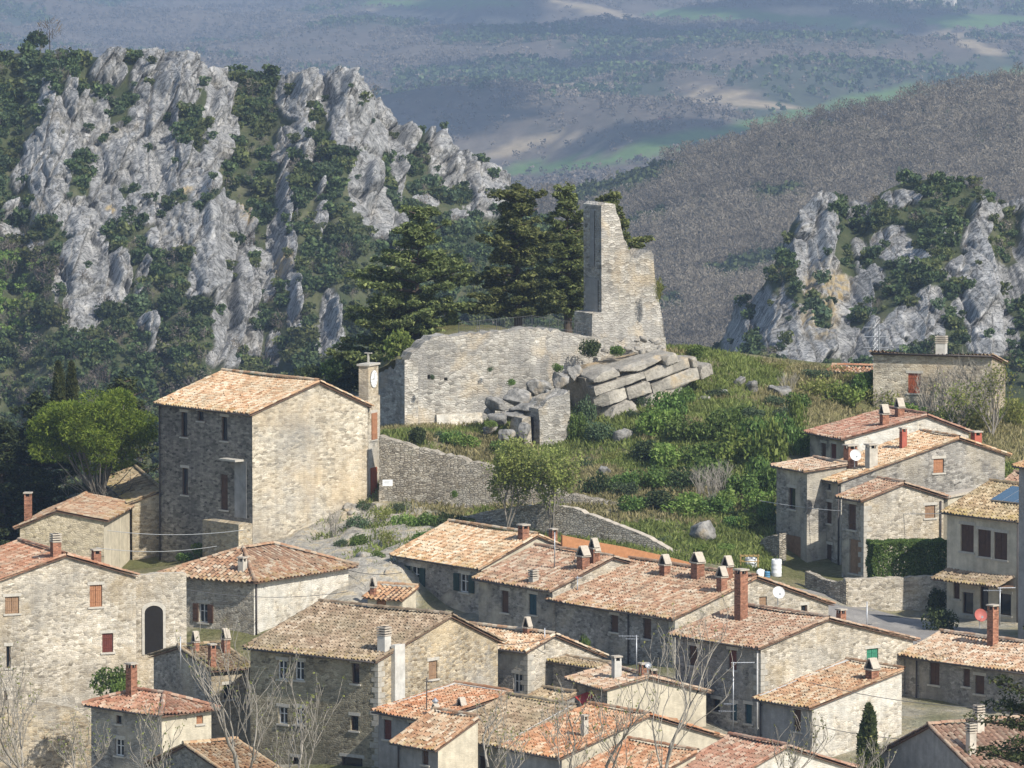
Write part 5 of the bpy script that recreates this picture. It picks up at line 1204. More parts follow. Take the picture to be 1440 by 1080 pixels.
for a_ in [(566,506,70,56,'bright','',424,'bright green shrub spilling over the left corner of the castle wall'),(828,500,46,30,'oak','',424.5,'dark thorny bush on top of the castle wall by the tower'),(866,500,30,18,'shrub','',425,'small green bush on the rubble below the tower'),(584,624,44,32,'oak','',410,'dark round bush at the foot of the castle corner'),
 (717,542,16,12,'shrub','',419.3,'little green tuft on the boulder pile'),(786,522,20,14,'shrub','',421,'green tuft wedged above the upright boulder'),(690,600,20,12,'bright','',415,'low bright tuft beside the buttress'),(826,600,40,56,'olive','',None,'tall grey green shrub right of the rock hut'),(842,622,56,40,'olive','',None,'wide grey green shrub beside the tall one by the hut'),(815,622,34,52,'shrub','',None,'upright green shrub against the hut side'),
 (840,696,48,42,'oak','',None,'dark round bush under the pale boulder on the slope'),(608,533,10,9,'olive','',418.9,'tiny plant rooted in the castle wall'),(689,522,9,9,'olive','',421.9,'second tiny plant high in the castle wall'),(926,420,16,40,'spring','',427.9,'yellow green creeper on the right edge of the ruined tower'),(637,700,14,14,'shrub','',400.5,'tuft growing out of the terrace wall')]:
    shrub(*a_[:6],D=a_[6],label=a_[7],group='single bushes round the castle')
# thickets on the grassy slope
thick=[(940,590,60,50,'shrub'),(920,615,70,50,'bright'),(965,625,60,44,'shrub'),(905,650,60,40,'oak'),(940,660,70,46,'bright'),(985,655,60,40,'shrub'),(1010,620,70,60,'shrub'),(1030,650,70,60,'bright'),(1060,640,60,70,'shrub'),(1080,660,60,90,'bright'),(1065,690,50,60,'shrub'),(1085,700,40,60,'shrub'),(1000,680,70,50,'shrub'),(965,690,60,40,'oak'),(930,690,60,40,'shrub'),(900,690,50,36,'shrub'),(880,700,40,30,'olive'),(1040,700,60,40,'shrub'),(1020,715,60,30,'bright'),
(920,715,70,34,'oak'),(960,720,70,34,'bright'),(1000,725,60,30,'shrub'),(890,720,50,30,'shrub'),(1060,720,50,40,'bright'),(1080,740,40,40,'shrub'),(1050,750,50,34,'bright'),(1030,745,40,24,'shrub'),(870,690,40,30,'shrub'),(1120,610,30,70,'bright'),(1100,630,40,60,'shrub'),(1130,640,34,50,'shrub'),
(1150,560,60,40,'spring'),(1180,570,60,40,'bright'),(1210,560,50,44,'shrub'),(1240,575,50,36,'spring'),(1275,590,60,30,'bright'),(1120,575,40,30,'shrub'),(1100,590,40,26,'olive'),(1060,590,46,24,'olive'),(1040,585,34,20,'shrub'),(1010,560,40,16,'olive'),(985,508,34,28,'shrub'),(975,500,26,18,'bright'),(1330,600,60,36,'spring'),(1370,605,60,50,'spring'),(1425,600,50,50,'spring'),(1300,600,50,30,'olive'),
(1145,535,44,18,'olive'),(1200,540,40,18,'spring'),(1090,520,40,14,'spring'),(905,570,30,18,'olive'),(890,590,26,16,'olive'),(955,570,40,30,'shrub'),(1085,570,34,18,'olive')]
for (px,py,wp,hp,k) in thick: shrub(px,py,wp*1.1,hp,k,'in the thickets on the slope right of the ruin')
for (px,py,wp,hp) in [(1000,720,60,56),(1015,700,50,50),(985,700,40,40),(1370,585,80,90),(1340,590,70,80),(1395,600,60,80),(1305,585,60,60),(1110,560,40,36),(470,760,40,40)]: shrub(px,py,wp,hp,'bare','on the slope and before the ridge house')
for (px,py,wp,hp,k) in [(640,700,46,30,'shrub'),(570,745,40,30,'bright'),(600,745,44,30,'shrub'),(505,770,36,24,'shrub'),(560,720,30,18,'olive'),(512,720,24,22,'olive'),(505,745,40,30,'olive'),(540,735,44,28,'spring'),(625,748,40,36,'oak'),(655,748,40,30,'oak'),(690,740,40,26,'oak'),(480,770,30,16,'olive'),(545,765,40,22,'spring'),(590,765,40,22,'shrub'),(535,790,30,18,'shrub'),(470,810,24,14,'olive'),
 (640,625,40,24,'shrub'),(660,632,50,26,'bright'),(620,618,30,14,'olive'),(700,640,46,26,'shrub'),(730,650,40,26,'bright'),(760,650,40,22,'spring'),(790,660,40,22,'spring'),(820,660,30,20,'olive'),(860,650,30,20,'spring'),
 (830,757,22,12,'olive'),(875,780,24,10,'shrub'),(930,765,26,14,'olive'),(985,775,40,12,'bright'),(1020,775,40,12,'bright')]: shrub(px,py,wp,hp,k,'on the banks below the terrace wall')
for (px,py,wp,hp,k,lb) in [(285,782,34,24,'bright','bright bush on the wall top below the hall'),(262,790,30,16,'shrub','low green bush beside the bright one below the hall'),(150,975,66,50,'shrub','round green bush against the broad pale house'),(178,985,60,40,'bright','leafy green bush behind the red hipped roof'),(205,940,34,22,'shrub','small bush under the arched gateway'),(822,935,22,56,'shrub','climbing green bush on the shaded stone wall between houses'),
 (1315,865,44,50,'oak','dark rounded bush at the shaded street corner'),(1320,890,56,46,'oak','lower dark bush before the shuttered house'),(1225,800,30,20,'spring','trailing plant on the street wall'),(200,770,40,60,'oak','dark ivy bush beside the stone outbuilding')]:
    shrub(px,py,wp,hp,k,'',D={150:352,178:346,822:361.5}.get(px),label=lb,group='garden bushes')
for (px,py,wp,hp,k) in [(438,540,50,36,'oak'),(462,534,54,40,'shrub'),(488,532,56,46,'oak'),(515,528,56,50,'oak'),(540,530,46,50,'shrub'),(470,550,60,30,'oak'),(505,550,60,36,'oak'),(530,550,40,40,'oak')]: shrub(px,py,wp,hp,k,'on the bank behind the clock turret',D=434)
# clipped hedge
g=gpt(1228,813); r=np.random.default_rng(4); n=26000
hp_=np.stack([r.random(n)*4.6,r.random(n)*1.6,r.random(n)*2.2],1); f=r.integers(0,3,n); hp_[f==0,1]=r.random((f==0).sum())*.12; hp_[f==1,2]=2.2-r.random((f==1).sum())*.12; hp_[(f==2)&(hp_[:,0]<2.3),0]*=.1
hp_+=.12*np.stack([fbm(hp_[:,0]*2,hp_[:,1]*2,hp_[:,2]*2,2,k)-.5 for k in range(3)],1)*2
b0=W(1228,812,379.3); o=link('clipped_hedge',mesh_np('clipped_hedge',leaf_quads(hp_,.15,r),qidx(n),L['shrub'])); o.location=(b0.x,b0.y,b0.z-.15); o.rotation_euler=(0,0,R(12)); tag(o,'square clipped green hedge on top of the street wall','hedge')
# umbrella pine
def umbrella_pine():
    r=np.random.default_rng(21); base=W(140,790,412); s=F/412; H=(790-545)/s; tr=MB()
    fork=Vector((0,0,(790-700)/s)); tr.tube([(0.1,0,-1),(0,0,fork.z*.5),fork],[.2,.17,.15],9); C=[];Rr=[]
    cx,cz,rx,rz_=-.25/1,(790-612)/s,80/s,66/s
    for k in range(64):
        a=r.random()*6.28; el=r.random(); d=math.sqrt(r.random())
        e=Vector((cx+math.cos(a)*rx*d*.96,math.sin(a)*rx*d*.96,cz+rz_*(math.sqrt(max(0,1-d*d*.8))*(-.65+1.6*r.random()**.8))))
        if k<26:
            mid=fork+(e-fork)*.45+Vector((r.normal(0,.25),r.normal(0,.25),-.25)); tr.tube([fork+Vector((0,0,-.5*r.random())),mid,e],[.085,.055,.025],5)
        C.append(e);Rr.append((.95+.45*r.random(),.95+.45*r.random(),.62))
    for k in range(16):
        a=r.random()*6.28; z=fork.z*(.55+.5*r.random()); e=Vector((math.cos(a)*2.6,math.sin(a)*2.6,z+1.4+r.random())); tr.tube([(0,0,z),(e.x*.5,e.y*.5,z+.9),e],[.05,.03,.01],4)
        for j in range(5):
            t=.4+.6*r.random(); q=Vector((0,0,z))+(e-Vector((0,0,z)))*t; tr.tube([q,q+Vector((r.normal(0,.5),r.normal(0,.5),.5+.3*r.random()))],[.018,.006],3)
    C=np.array([tuple(c) for c in C]);Rr=np.array(Rr); n=42000; P,d=blob_points(C,Rr,n,r,.55); V=leaf_quads(P,.2,r,0,.35,out=d)
    tree_obj('umbrella_pine','bright green umbrella pine with pale forked trunk left of the hall','tree',base,V,'pine',tr,'bark')
umbrella_pine()
cedar(W(55,800,418),11.6,4.2,'dark dense conifer at the left edge behind the umbrella pine',31,0,'dark','dark_conifer','conifers left of the hall',dens=1.2,bare=.03)
cedar(W(5,790,416),9.0,4.4,'shorter dark conifer cut by the left edge of the frame',32,0,'dark','dark_conifer','conifers left of the hall',dens=1.2,bare=.03)
cedar(W(175,760,424),11.0,3.4,'pale thin crowned conifer rising behind the umbrella pine',33,0,'cypress','pale_conifer','conifers left of the hall',dens=.45,bare=.2)
def cypress(loc,H,w_,label,seed,twin=False,grp='cypresses'):
    r=np.random.default_rng(seed); n=int(5200*H/6); f=r.random(n)**.8; a=r.random(n)*6.283
    prof=w_*np.minimum(1,(f*6)**.6)*(1-f)**.55*(1+.18*np.sin(a*3+f*9))
    rad=prof*(.7+.3*r.random(n)**.5)*(.85+.3*fbm(a*2,f*9,0,3,seed)); P=np.stack([np.cos(a)*rad,np.sin(a)*rad,f*H],1)
    up=np.stack([np.cos(a)*.3,np.sin(a)*.3,np.full(n,.9)],1)
    tr=MB(); tr.tube([(0,0,-.6),(0,0,H*.6)],[.14,.05],7)
    return tree_obj('cypress_tree',label,'tree',loc,leaf_quads(P,.24,r,0,.4,out=up),'cypress',tr,'barkd',grp)
cypress(W(83,640,421),6.2,.75,'narrow brownish cypress behind the umbrella pine',41); cypress(W(101,640,422),6.2,.7,'slightly slimmer cypress right beside the brownish one',42)
cypress(W(1221,1096,327),3.9,.72,'small dark cypress standing before the bright white side wall',43)
# young leafing trees by the lane wall
def sapling(loc,H,wd,label,seed,leafm='spring',n=2600,lf=.15,group='young trees by the lane wall',name='leafing_tree',bk='bark',mess=1.0):
    r=np.random.default_rng(seed); tr=MB(); tips=[]
    def grow(p,d,ln,rad,dep):
        pts=[p]; 
        for k in range(3):
            d=(d+Vector((r.normal(0,.13*mess),r.normal(0,.13*mess),.05))).normalized(); pts.append(pts[-1]+d*ln/3)
        tr.tube(pts,[rad,rad*.88,rad*.75,rad*.6],5 if dep>1 else 7,cap=False)
        if dep>=2: tips.extend(pts[1:])
        if dep<4:
            for j in range(3 if dep<3 else 2):
                a=r.random()*6.28; q=pts[1+int(r.random()*2.99)] if j else pts[-1]
                nd_=(d*(.9)+Vector((math.cos(a)*.55*wd,math.sin(a)*.55*wd,.22))).normalized(); grow(q,nd_,ln*(.62+.2*r.random()),rad*.5,dep+1)
    for k in range(3): a=r.random()*6.28; grow(Vector((0,0,-.2)),Vector((math.cos(a)*.22*wd,math.sin(a)*.22*wd,1)).normalized(),H*.42,.075,0)
    T_=np.array([tuple(t) for t in tips]); P=T_[r.integers(0,len(T_),n)]+r.normal(0,.16,(n,3))
    return tree_obj(name,label,'tree',loc,leaf_quads(P,lf,r,0,.7),leafm,tr,bk,group)
p=gpt(712,742); sapling(W(712,748,393),5.4,1.0,'leafing tree with yellow green buds in front of the terrace wall',51,n=9000)
sapling(W(775,748,392),4.9,.8,'second leafing tree with darker trunk beside the first one',52,n=5000)
sapling(W(1395,610,424),4.3,1.1,'thin budding tree before the right end of the ridge house',53,n=900); sapling(W(1345,612,425),3.6,1.2,'sparse budding tree under the red shuttered window',54,n=700)
# bare trees of the slope below the photographer, in front of the village
def bare_tree(loc,H,label,seed,lean=(0,0),buds=260,spread=1.0,rad=.16,dep_max=5):
    r=np.random.default_rng(seed); tr=MB(); tips=[]
    def grow(p,d,ln,rd,dep):
        pts=[p]
        for k in range(4):
            d=(d+Vector((r.normal(0,.12),r.normal(0,.12),.03+.02*dep))).normalized(); pts.append(pts[-1]+d*ln/4)
        tr.tube(pts,[rd,rd*.9,rd*.8,rd*.7,rd*.58],7 if dep<2 else 4,cap=False)
        if dep>=dep_max: tips.append(pts[-1]); return
        for j in range(3 if dep<3 else 2):
            a=r.random()*6.28; q=pts[-1] if j==0 else pts[int(1+r.random()*2.9)]
            nd_=(d+Vector((math.cos(a)*.62*spread,math.sin(a)*.62*spread,.12))).normalized(); grow(q,nd_,ln*(.60+.22*r.random()),max(rd*(.62 if j==0 else .48),.015),dep+1)
    grow(Vector((0,0,-1)),Vector((lean[0],lean[1],1)).normalized(),H*.36,rad,0)
    T_=np.array([tuple(t) for t in tips]); P=T_[r.integers(0,len(T_),buds)]+r.normal(0,.05,(buds,3))
    return tree_obj('bare_tree',label,'tree',loc,leaf_quads(P,.09,r,0,.7),'spring',tr,'barkl','bare trees at the foot of the village')
for (px,py,D,H,lab,sd,ln,sp_,rd) in [(348,1130,306,10.2,'leafless tree with forked pale trunk before the tall mossy house',61,(-.12,0),.85,.15),(70,1120,304,10.5,'leaning bare tree crossing the broad pale house at the left edge',62,(-.4,0),.7,.11),(15,1110,306,6.0,'dense bare brush at the bottom left corner',63,(.25,0),1.1,.10),(420,1140,308,9.0,'thin bare tree right of the forked one',64,(.15,0),.8,.10),
 (690,1120,309,7.0,'twiggy bare tree before the yellowish lower roof',65,(.0,0),1.2,.13),(860,1130,309,8.4,'tall bare tree before the orange roof',66,(-.05,0),1.1,.13),(935,1130,307,10.6,'highest bare tree reaching past the whitewashed gable',67,(.05,0),.9,.12),(770,1130,310,7.6,'slim bare tree left of the tall central one',68,(.1,0),1.1,.10),(1100,1120,312,5.6,'small bare tree at the gable beside the cypress',69,(.05,0),.9,.07),(1195,1120,314,5.4,'short bare sapling in front of the grey right gable',70,(.1,0),1.0,.06),(110,1120,309,5.2,'grey tangle of bare twigs left of the small hipped house',72,(.1,0),1.3,.10),(230,1140,306,7.0,'slender bare tree in front of the small hipped house',73,(.05,0),.9,.09)]:
    bare_tree(W(px,py,D),H,lab,sd,ln,spread=sp_,rad=rd)
cedar(W(1490,1180,250),11.5,3.6,'near conifer whose mossy branch tips enter at the right edge',81,0,'cypress','near_conifer','conifers at the frame edge',dens=.8,leaf=.16)
# ---------------------------------------------------------------- grass tufts over the hill (nobody could count them)
def grass_field():
    r=np.random.default_rng(8); n=52000
    px=r.uniform(440,1440,n); D=r.uniform(384,438,n); x=(px-720)/F*D
    z=zg_np(x,D); py=proj((x,D,z))[1]
    wet=fbm(x*.09,D*.09,0,4,31); ok=(py>470)&(py<810)&~((px<565)&(py>690)&(py<850)&(r.random(n)<.8))&~((px>1092)&(px<1330)&(py>640)); k=ok&(r.random(n)<.35+1.1*sstep(.38,.6,fbm(x*.3,D*.3,0,3,12)))
    x,y,z,wet=x[k],D[k],z[k],wet[k]; m_=len(x)
    def blades(sel,mat,nm,lab):
        q=np.stack([x[sel],y[sel],z[sel]],1); q=np.repeat(q,5,0)+np.concatenate([r.normal(0,.22,(sel.sum()*5,2)),np.zeros((sel.sum()*5,1))],1)
        h=.16+.3*r.random(len(q)); a=r.random(len(q))*6.28; wd=.035+.03*r.random(len(q)); ln=r.normal(0,.14,(len(q),2))
        s=np.stack([np.cos(a)*wd,np.sin(a)*wd,0*a],1); t=q+np.stack([ln[:,0],ln[:,1],h],1); m2=q+np.stack([ln[:,0]*.35,ln[:,1]*.35,h*.55],1)
        V=np.stack([q-s,q+s,m2+s*.8,t],1).reshape(-1,3); V[:,2]-=.03
        tag(link(nm,mesh_np(nm,V,qidx(len(q)),L[mat])),lab,'grass',kind='stuff')
    dry=wet>.55; blades(dry,'drygrass','dry_grass','yellowish dry grass over the ridge and slope'); blades(~dry,'grass','green_grass','fresh green grass over the slope and lawn')
grass_field()
# ================================================================ far ground
M['cliff']=rock_mat('grey_cliff_and_scrub',[(.25,.25,.24),(.40,.395,.38),(.53,.52,.495)],(.46,.36,.20),True,scale=.45,mask=True)
def skyf(pts):
    a=np.array(pts,float); return lambda x:np.interp(x,a[:,0],a[:,1])
def ell(px,py,E):
    m=np.full(np.shape(px),-9.0)
    for e in E:
        cx,cy,rx,ry=e[:4]; t=R(e[4]) if len(e)>4 else 0
        dx,dy=px-cx,py-cy; u=(dx*math.cos(t)+dy*math.sin(t))/rx; v=(-dx*math.sin(t)+dy*math.cos(t))/ry
        m=np.maximum(m,1-np.sqrt(u*u+v*v))
    return m
def relief(name,px0,px1,sky,bot,D0,D1,nx,nt,E,seed,ochre=(),back=(18,50,110),amp=1.0,mats='cliff',wl=1.0,rockdens=.24,pins=()):
    U=np.linspace(px0,px1,nx); T_=np.linspace(0,1,nt); S=sky(U)
    PX=np.repeat(U[None],nt,0); PY=bot+(S[None]-bot)*T_[:,None]
    DD=D0+(D1-D0)*(T_[:,None]**1.25)+ (fbm(U/90.0,0,0,3,seed)[None]-.5)*26
    X,Y,Z=Wn(PX,PY,DD)
    if E is not None:
        wl_=wl; e=ell(PX,PY,E); wob=(fbm(X*.15/wl_,Z*.07/wl_,0,6,seed+1)-.5)
        gap=sstep(.55,.60,fbm(X*.27/wl_+7,Z*.13/wl_,0,5,seed+21))
        rk=sstep(.0,.08,e+wob*1.2+rockdens-.47*gap)
        xw=X+.8*(fbm(X*.2,Z*.16,0,4,seed+9)-.5)*2; zw=Z+1.2*(fbm(X*.17+9,Z*.17,0,4,seed+10)-.5)*2
        h1=ridged(xw*.11/wl_,Z*.024/wl_,0,2,seed+2); h2=ridged(xw*.33/wl_,Z*.12/wl_,0,4,seed+3)
        e1,c1,ox1,oy1=worley(xw/3.4,zw/8.0,seed+31); e2,c2,ox2,oy2=worley(xw/1.35+.3*zw,zw/3.0,seed+32); e3,c3,ox3,oy3=worley(xw/.6,zw/1.0,seed+33)
        bl=3.0*(c1-.5)+2.2*ox1*(c1-.3)-1.6*oy1*(.4+c1)+1.3*(c2-.5)+.9*ox2*(c2-.5)*2-.7*oy2+.45*(c3-.5)+.4*ox3*(c3-.5)
        bl=bl-1.3*(1-sstep(0,.10,e1))-.6*(1-sstep(0,.12,e2))
        d=rk*(.3+2.6*(h1-.45)+1.6*(h2-.45)+bl*.85+.5*(fbm(X*1.7,Z*1.2,0,3,seed+8)-.5))+(1-rk)*(2.0*(fbm(X*.07,Z*.07,0,4,seed+5)-.5)-.3)
        if pins: d=d+3.4*sstep(0,.45,ell(PX,PY,pins)+.25*(fbm(X*.5,Z*.2,0,3,seed+40)-.5))
        d=d*amp
        ledge=rk*amp*1.5*(vnoise(X*.1,Z*.22,0,seed+11)-.5)
        nrm=np.array([.30,-.72,.42]); X=X+d*nrm[0]; Y=Y+d*nrm[1]-ledge; Z=Z+d*nrm[2]
        oc=sstep(-.1,.5,ell(PX,PY,ochre)) if ochre else np.zeros_like(rk)
    else:
        rk=np.zeros_like(X); oc=rk; Z=Z+2*(fbm(X*.03,Y*.03,0,4,seed)-.5)
    bx,by,bz=[X],[Y],[Z]
    for b_ in back:
        k=b_/back[0]
        bx.append(X[-1:]*(1+b_/D1)); by.append(Y[-1:]+b_); bz.append(Z[-1:]-b_*.22-(.004*b_**1.6))
    X=np.concatenate(bx);Y=np.concatenate(by);Z=np.concatenate(bz)
    pad=np.zeros((len(back),nx)); rk2=np.concatenate([rk,pad]);oc2=np.concatenate([oc,pad])
    nr=X.shape[0]; V=np.stack([X,Y,Z],-1).reshape(-1,3); i=np.arange((nr-1)*(nx-1)); r=i//(nx-1); c=i%(nx-1); b0=r*nx+c
    Q=np.stack([b0,b0+1,b0+1+nx,b0+nx],1)
    o=link(name,mesh_np(name,V,Q,M[mats],smooth=False,attrs={'rock':rk2,'ochre':oc2})); tag(o,kind='structure')
    return dict(X=X[:nt],Y=Y[:nt],Z=Z[:nt],rk=rk,PX=PX,PY=PY)
ROCKL=[(240,125,72,58),(145,105,38,32),(85,160,50,48),(170,210,95,70),(245,240,78,62),(65,250,42,40),(105,300,70,36),(312,150,26,32),(322,190,24,40),(285,250,44,60),(300,330,48,72),(332,420,28,84),(348,465,22,44),(220,290,66,28),(250,340,48,28),(100,375,42,42,-35),(165,390,44,48,20),(110,430,28,44,-25),(122,345,24,24),(204,470,16,32),(20,330,24,10,30),(48,345,30,12,30),
 (398,275,13,30),(401,340,20,58),(415,425,13,42),(445,275,9,18),(445,312,13,36),(430,128,40,32),(492,145,38,52),(518,155,16,40),(432,205,16,34),(500,185,22,26),(412,195,24,12),(568,202,36,28),(612,215,36,34),(642,238,30,28),(672,252,28,26),(702,258,24,26),(560,245,13,42),(512,262,18,38),(532,300,26,44,-15),(562,315,20,22),(592,284,28,14),(466,440,14,34),(455,485,18,28),(474,470,10,40),(385,490,10,24),(300,505,8,9),(150,290,30,24),(20,300,22,10),(680,290,40,16),(640,300,18,14),(360,370,16,20),(280,400,18,20),(232,200,30,60),(380,400,10,24),(60,200,26,40),(385,220,10,18)]
ROCKL=[tuple([e[0],e[1],e[2]*.98,e[3]*.98]+list(e[4:])) for e in ROCKL]
skyL=skyf([(-560,150),(-400,110),(-250,84),(-120,75),(0,74),(60,72),(110,76),(150,80),(200,74),(260,76),(300,92),(330,100),(360,104),(400,104),(440,104),(480,104),(515,114),(535,150),(552,176),(590,182),(640,205),(685,226),(712,252),(735,285),(790,332),(860,420),(940,520)])
Lm=relief('left_mountain',-560,930,skyL,720,850,985,1240,560,ROCKL,11,amp=1.0,pins=[(398,290,11,48),(402,350,16,40),(415,420,9,40),(445,272,7,16),(446,314,11,34),(296,290,18,60),(335,420,14,80),(310,150,14,26),(492,140,24,36),(430,125,24,22),(240,120,30,36),(205,470,10,30),(165,380,14,34),(575,195,20,20),(615,212,16,24),(520,260,12,34),(640,238,14,20),(140,100,20,22),(466,450,8,34)],ochre=[(155,295,10,6),(260,270,14,8),(345,300,16,24),(395,375,14,16)])
ROCKR=[(1150,290,34,22),(1163,340,18,56,14),(1150,395,42,60),(1182,425,34,50),(1120,455,38,40),(1150,485,60,36),(1212,480,60,26),(1033,462,13,42,8),(1060,440,18,24),(1085,425,15,22),(1130,345,12,22),(1200,302,20,12),(1265,280,18,9),(1260,345,28,20),(1290,362,24,14),(1345,382,24,24),(1372,330,32,14,-50),(1402,300,24,18),(1436,330,13,44),(1392,402,38,30),(1362,432,44,28),(1282,462,38,28),(1395,470,30,30),(1312,422,20,18),(1432,400,16,30),(1460,350,30,60),(1230,390,14,14),(1330,330,14,9),(1205,350,12,12)]
ROCKR=[tuple([e[0],e[1],e[2]*1.15,e[3]*1.12]+list(e[4:])) for e in ROCKR]
skyR=skyf([(930,600),(985,520),(1008,486),(1020,470),(1030,424),(1040,420),(1058,424),(1078,394),(1098,352),(1120,300),(1150,277),(1180,280),(1215,292),(1240,270),(1270,256),(1310,250),(1350,252),(1390,268),(1410,290),(1440,285),(1560,270),(1700,300),(1850,380)])
Rm=relief('right_crag',930,1850,skyR,640,770,850,880,420,ROCKR,27,amp=.8,ochre=[(1152,430,34,64),(1180,400,22,30)],back=(12,30,60),wl=.9,rockdens=.30,pins=[(1160,330,12,60),(1034,460,10,36),(1150,290,24,16),(1437,330,10,40),(1090,440,10,20)])
# wooded ridge in the middle distance
m,nt,b=newmat('leaf_litter_ground',.95,.05); tc=nd(nt,'TexCoord').outputs['Object']
c=ramp(nt,noise_t(nt,tc,.02,6,.65),[(.3,(.07,.07,.035)),(.5,(.11,.09,.065)),(.7,(.14,.115,.085))]); nt.links.new(c,b.inputs['Base Color']); M['litter']=m
skyM=skyf([(560,420),(640,345),(700,305),(760,288),(820,274),(900,252),(980,224),(1060,200),(1190,168),(1250,160),(1300,142),(1440,118),(1600,100)])
Mm=relief('wooded_ridge',560,1600,skyM,640,1450,2050,300,200,None,41,mats='litter',back=(60,150,300))
# valley and far hills, one sheet out to the horizon
def far_sheet():
    ys=np.concatenate([np.arange(380,1400,40.0),np.arange(1400,9700,26.0)]); xs=np.concatenate([np.arange(-2600,-900,100.0),np.arange(-900,900.1,11.0),np.arange(1000,2700,100.0)])
    X,Y=np.meshgrid(xs,ys)
    base=np.interp(Y,[380,700,1200,2000,2600,3600,4500,6000,7500,8600,9700],[-120,-150,-160,-150,-118,-135,-150,-150,-140,-120,40])
    und=(fbm(X/330.0+5,Y/700.0,0,4,51)-.5)*96*sstep(2200,3200,Y)+(ridged(X/300.0+Y/1500.0,Y/800.0,0,2,58)-.5)*34*sstep(2600,3600,Y)
    Z=base+und
    PX,PY=proj((X,Y,Z)); nz=(fbm(X/60,Y/160,0,4,71)-.5)*1.1
    tan=sstep(-.05,.12,ell(PX,PY,[(810,122,70,5,-4),(830,12,70,6,12),(1130,14,50,6),(1068,146,60,7,6),(1010,128,60,4,10),(1360,60,70,7,20),(785,196,80,5,-3),(720,215,60,5),(990,140,40,5),(880,215,60,3),(1240,40,60,4,12),(560,20,80,5,4),(700,30,40,4)])+nz*.6)
    grn=sstep(-.05,.1,ell(PX,PY,[(1090,172,210,13,-13),(960,196,90,9,-8),(1270,138,60,10,-10),(1425,104,50,8,-4),(800,232,110,9,-6),(1000,20,90,9),(1150,30,120,10,4),(1380,30,90,10),(620,5,120,6)])+nz*.35)
    ever=sstep(.54,.6,fbm(X/130+9,Y/330,0,4,83))
    V=np.stack([X,Y,Z],-1).reshape(-1,3); nx=len(xs); ny=len(ys); i=np.arange((ny-1)*(nx-1)); r=i//(nx-1); c=i%(nx-1); b0=r*nx+c
    o=link('valley_hills',mesh_np('valley_hills',V,np.stack([b0,b0+1,b0+1+nx,b0+nx],1),M['valley'],smooth=True,attrs={'tan':tan,'green':grn,'ever':ever})); tag(o,kind='structure')
    return X,Y,Z,PX,PY,tan,grn,ever
m,nt,b=newmat('valley_fields_and_woods',.95,.04); tc=nd(nt,'TexCoord').outputs['Object']
n1=noise_t(nt,vmul(nt,tc,(.02,.008,.0)),1.0,7,.68); n2=noise_t(nt,vmul(nt,tc,(.12,.05,0)),1.0,5,.7)
c=ramp(nt,n1,[(.3,(.08,.075,.055)),(.5,(.12,.10,.08)),(.7,(.16,.135,.105))])
A=lambda s:nd(nt,'Attribute',attribute_name=s).outputs['Fac']
c=mix(nt,mth(nt,'MULTIPLY',A('ever'),.8),c,(.05,.065,.04)); c=mix(nt,A('green'),c,(.10,.165,.05)); c=mix(nt,A('tan'),c,(.31,.25,.165))
c=mix(nt,1.0,c,ramp(nt,n2,[(.3,.7),(.7,1.2)]),'MULTIPLY'); nt.links.new(c,b.inputs['Base Color']); M['valley']=m
FX,FY,FZ,FPX,FPY,Ftan,Fgrn,Fever=far_sheet()
# ---------------------------------------------------------------- far bare woods (masses)
def wood_proto(r,n=34,wd=.10):
    """one leafless crown: a fan of upright thin slivers"""
    a=r.random(n)*6.283; d=r.random(n)**.5*.42; z0=.15+.35*r.random(n); z1=z0+.25+.35*r.random(n)*(1-d)
    p=np.stack([np.cos(a)*d*.6,np.sin(a)*d*.6,z0],1); q=np.stack([np.cos(a)*d*1.15,np.sin(a)*d*1.15,z1],1)
    s=np.stack([np.sin(a+1),np.cos(a+1),0*a],1)*wd*(.5+r.random(n))[:,None]
    c=np.stack([np.cos(a)*d,np.sin(a)*d,.62+.34*np.cos(r.random(n)*3.14)*np.sqrt(1-np.minimum(1,(d/.45)**2))],1)
    dr=np.stack([np.cos(a)*(.2+d),np.sin(a)*(.2+d),.35+.2*r.random(n)],1)+r.normal(0,.5,(n,3)); dr*=(.07+.06*r.random(n))[:,None]
    p=c-dr; q=c+dr
    V=np.stack([p-s*.5,p+s*.5,q+s*.2,q-s*.2],1).reshape(-1,3)
    t=np.array([[-.02,0,-.1],[.02,0,-.1],[.012,0,.6],[-.012,0,.6],[0,-.02,-.1],[0,.02,-.1],[0,.012,.6],[0,-.012,.6]]); return np.concatenate([V,t])
def scatter_mass(name,P,S,protos,mat,r,label,zs=None):
    k=r.integers(0,len(protos),len(P)); out=[]; tone=[]
    for j,pr in enumerate(protos):
        sel=np.nonzero(k==j)[0]
        if not len(sel): continue
        a=r.random(len(sel))*6.283; c,s=np.cos(a),np.sin(a); sc=S[sel][:,None]
        x=pr[None,:,0]*c[:,None]-pr[None,:,1]*s[:,None]; y=pr[None,:,0]*s[:,None]+pr[None,:,1]*c[:,None]; z=np.repeat(pr[None,:,2],len(sel),0)
        out.append(np.stack([x*sc+P[sel][:,0:1],y*sc+P[sel][:,1:2],z*sc*(1 if zs is None else zs)+P[sel][:,2:3]],-1).reshape(-1,3)); tone.append(np.repeat(.76+.48*r.random(len(sel)),len(pr)))
    V=np.concatenate(out); return tag(link(name,mesh_np(name,V,qidx(len(V)//4),L[mat],attrs={'tone':np.concatenate(tone)})),label,'woodland',kind='stuff')
def ball_proto(r,n=40,lf=.24):
    C=np.array([(0,0,.42),(.22,.1,.55),(-.2,.12,.5),(.05,-.2,.6),(-.1,-.1,.3)]);Rr=np.array([[.36,.36,.32]]+[[.24,.24,.2]]*4); P,d=blob_points(C,Rr,n,r,.7); return leaf_quads(P,lf,r,0,.7)
r=np.random.default_rng(91)
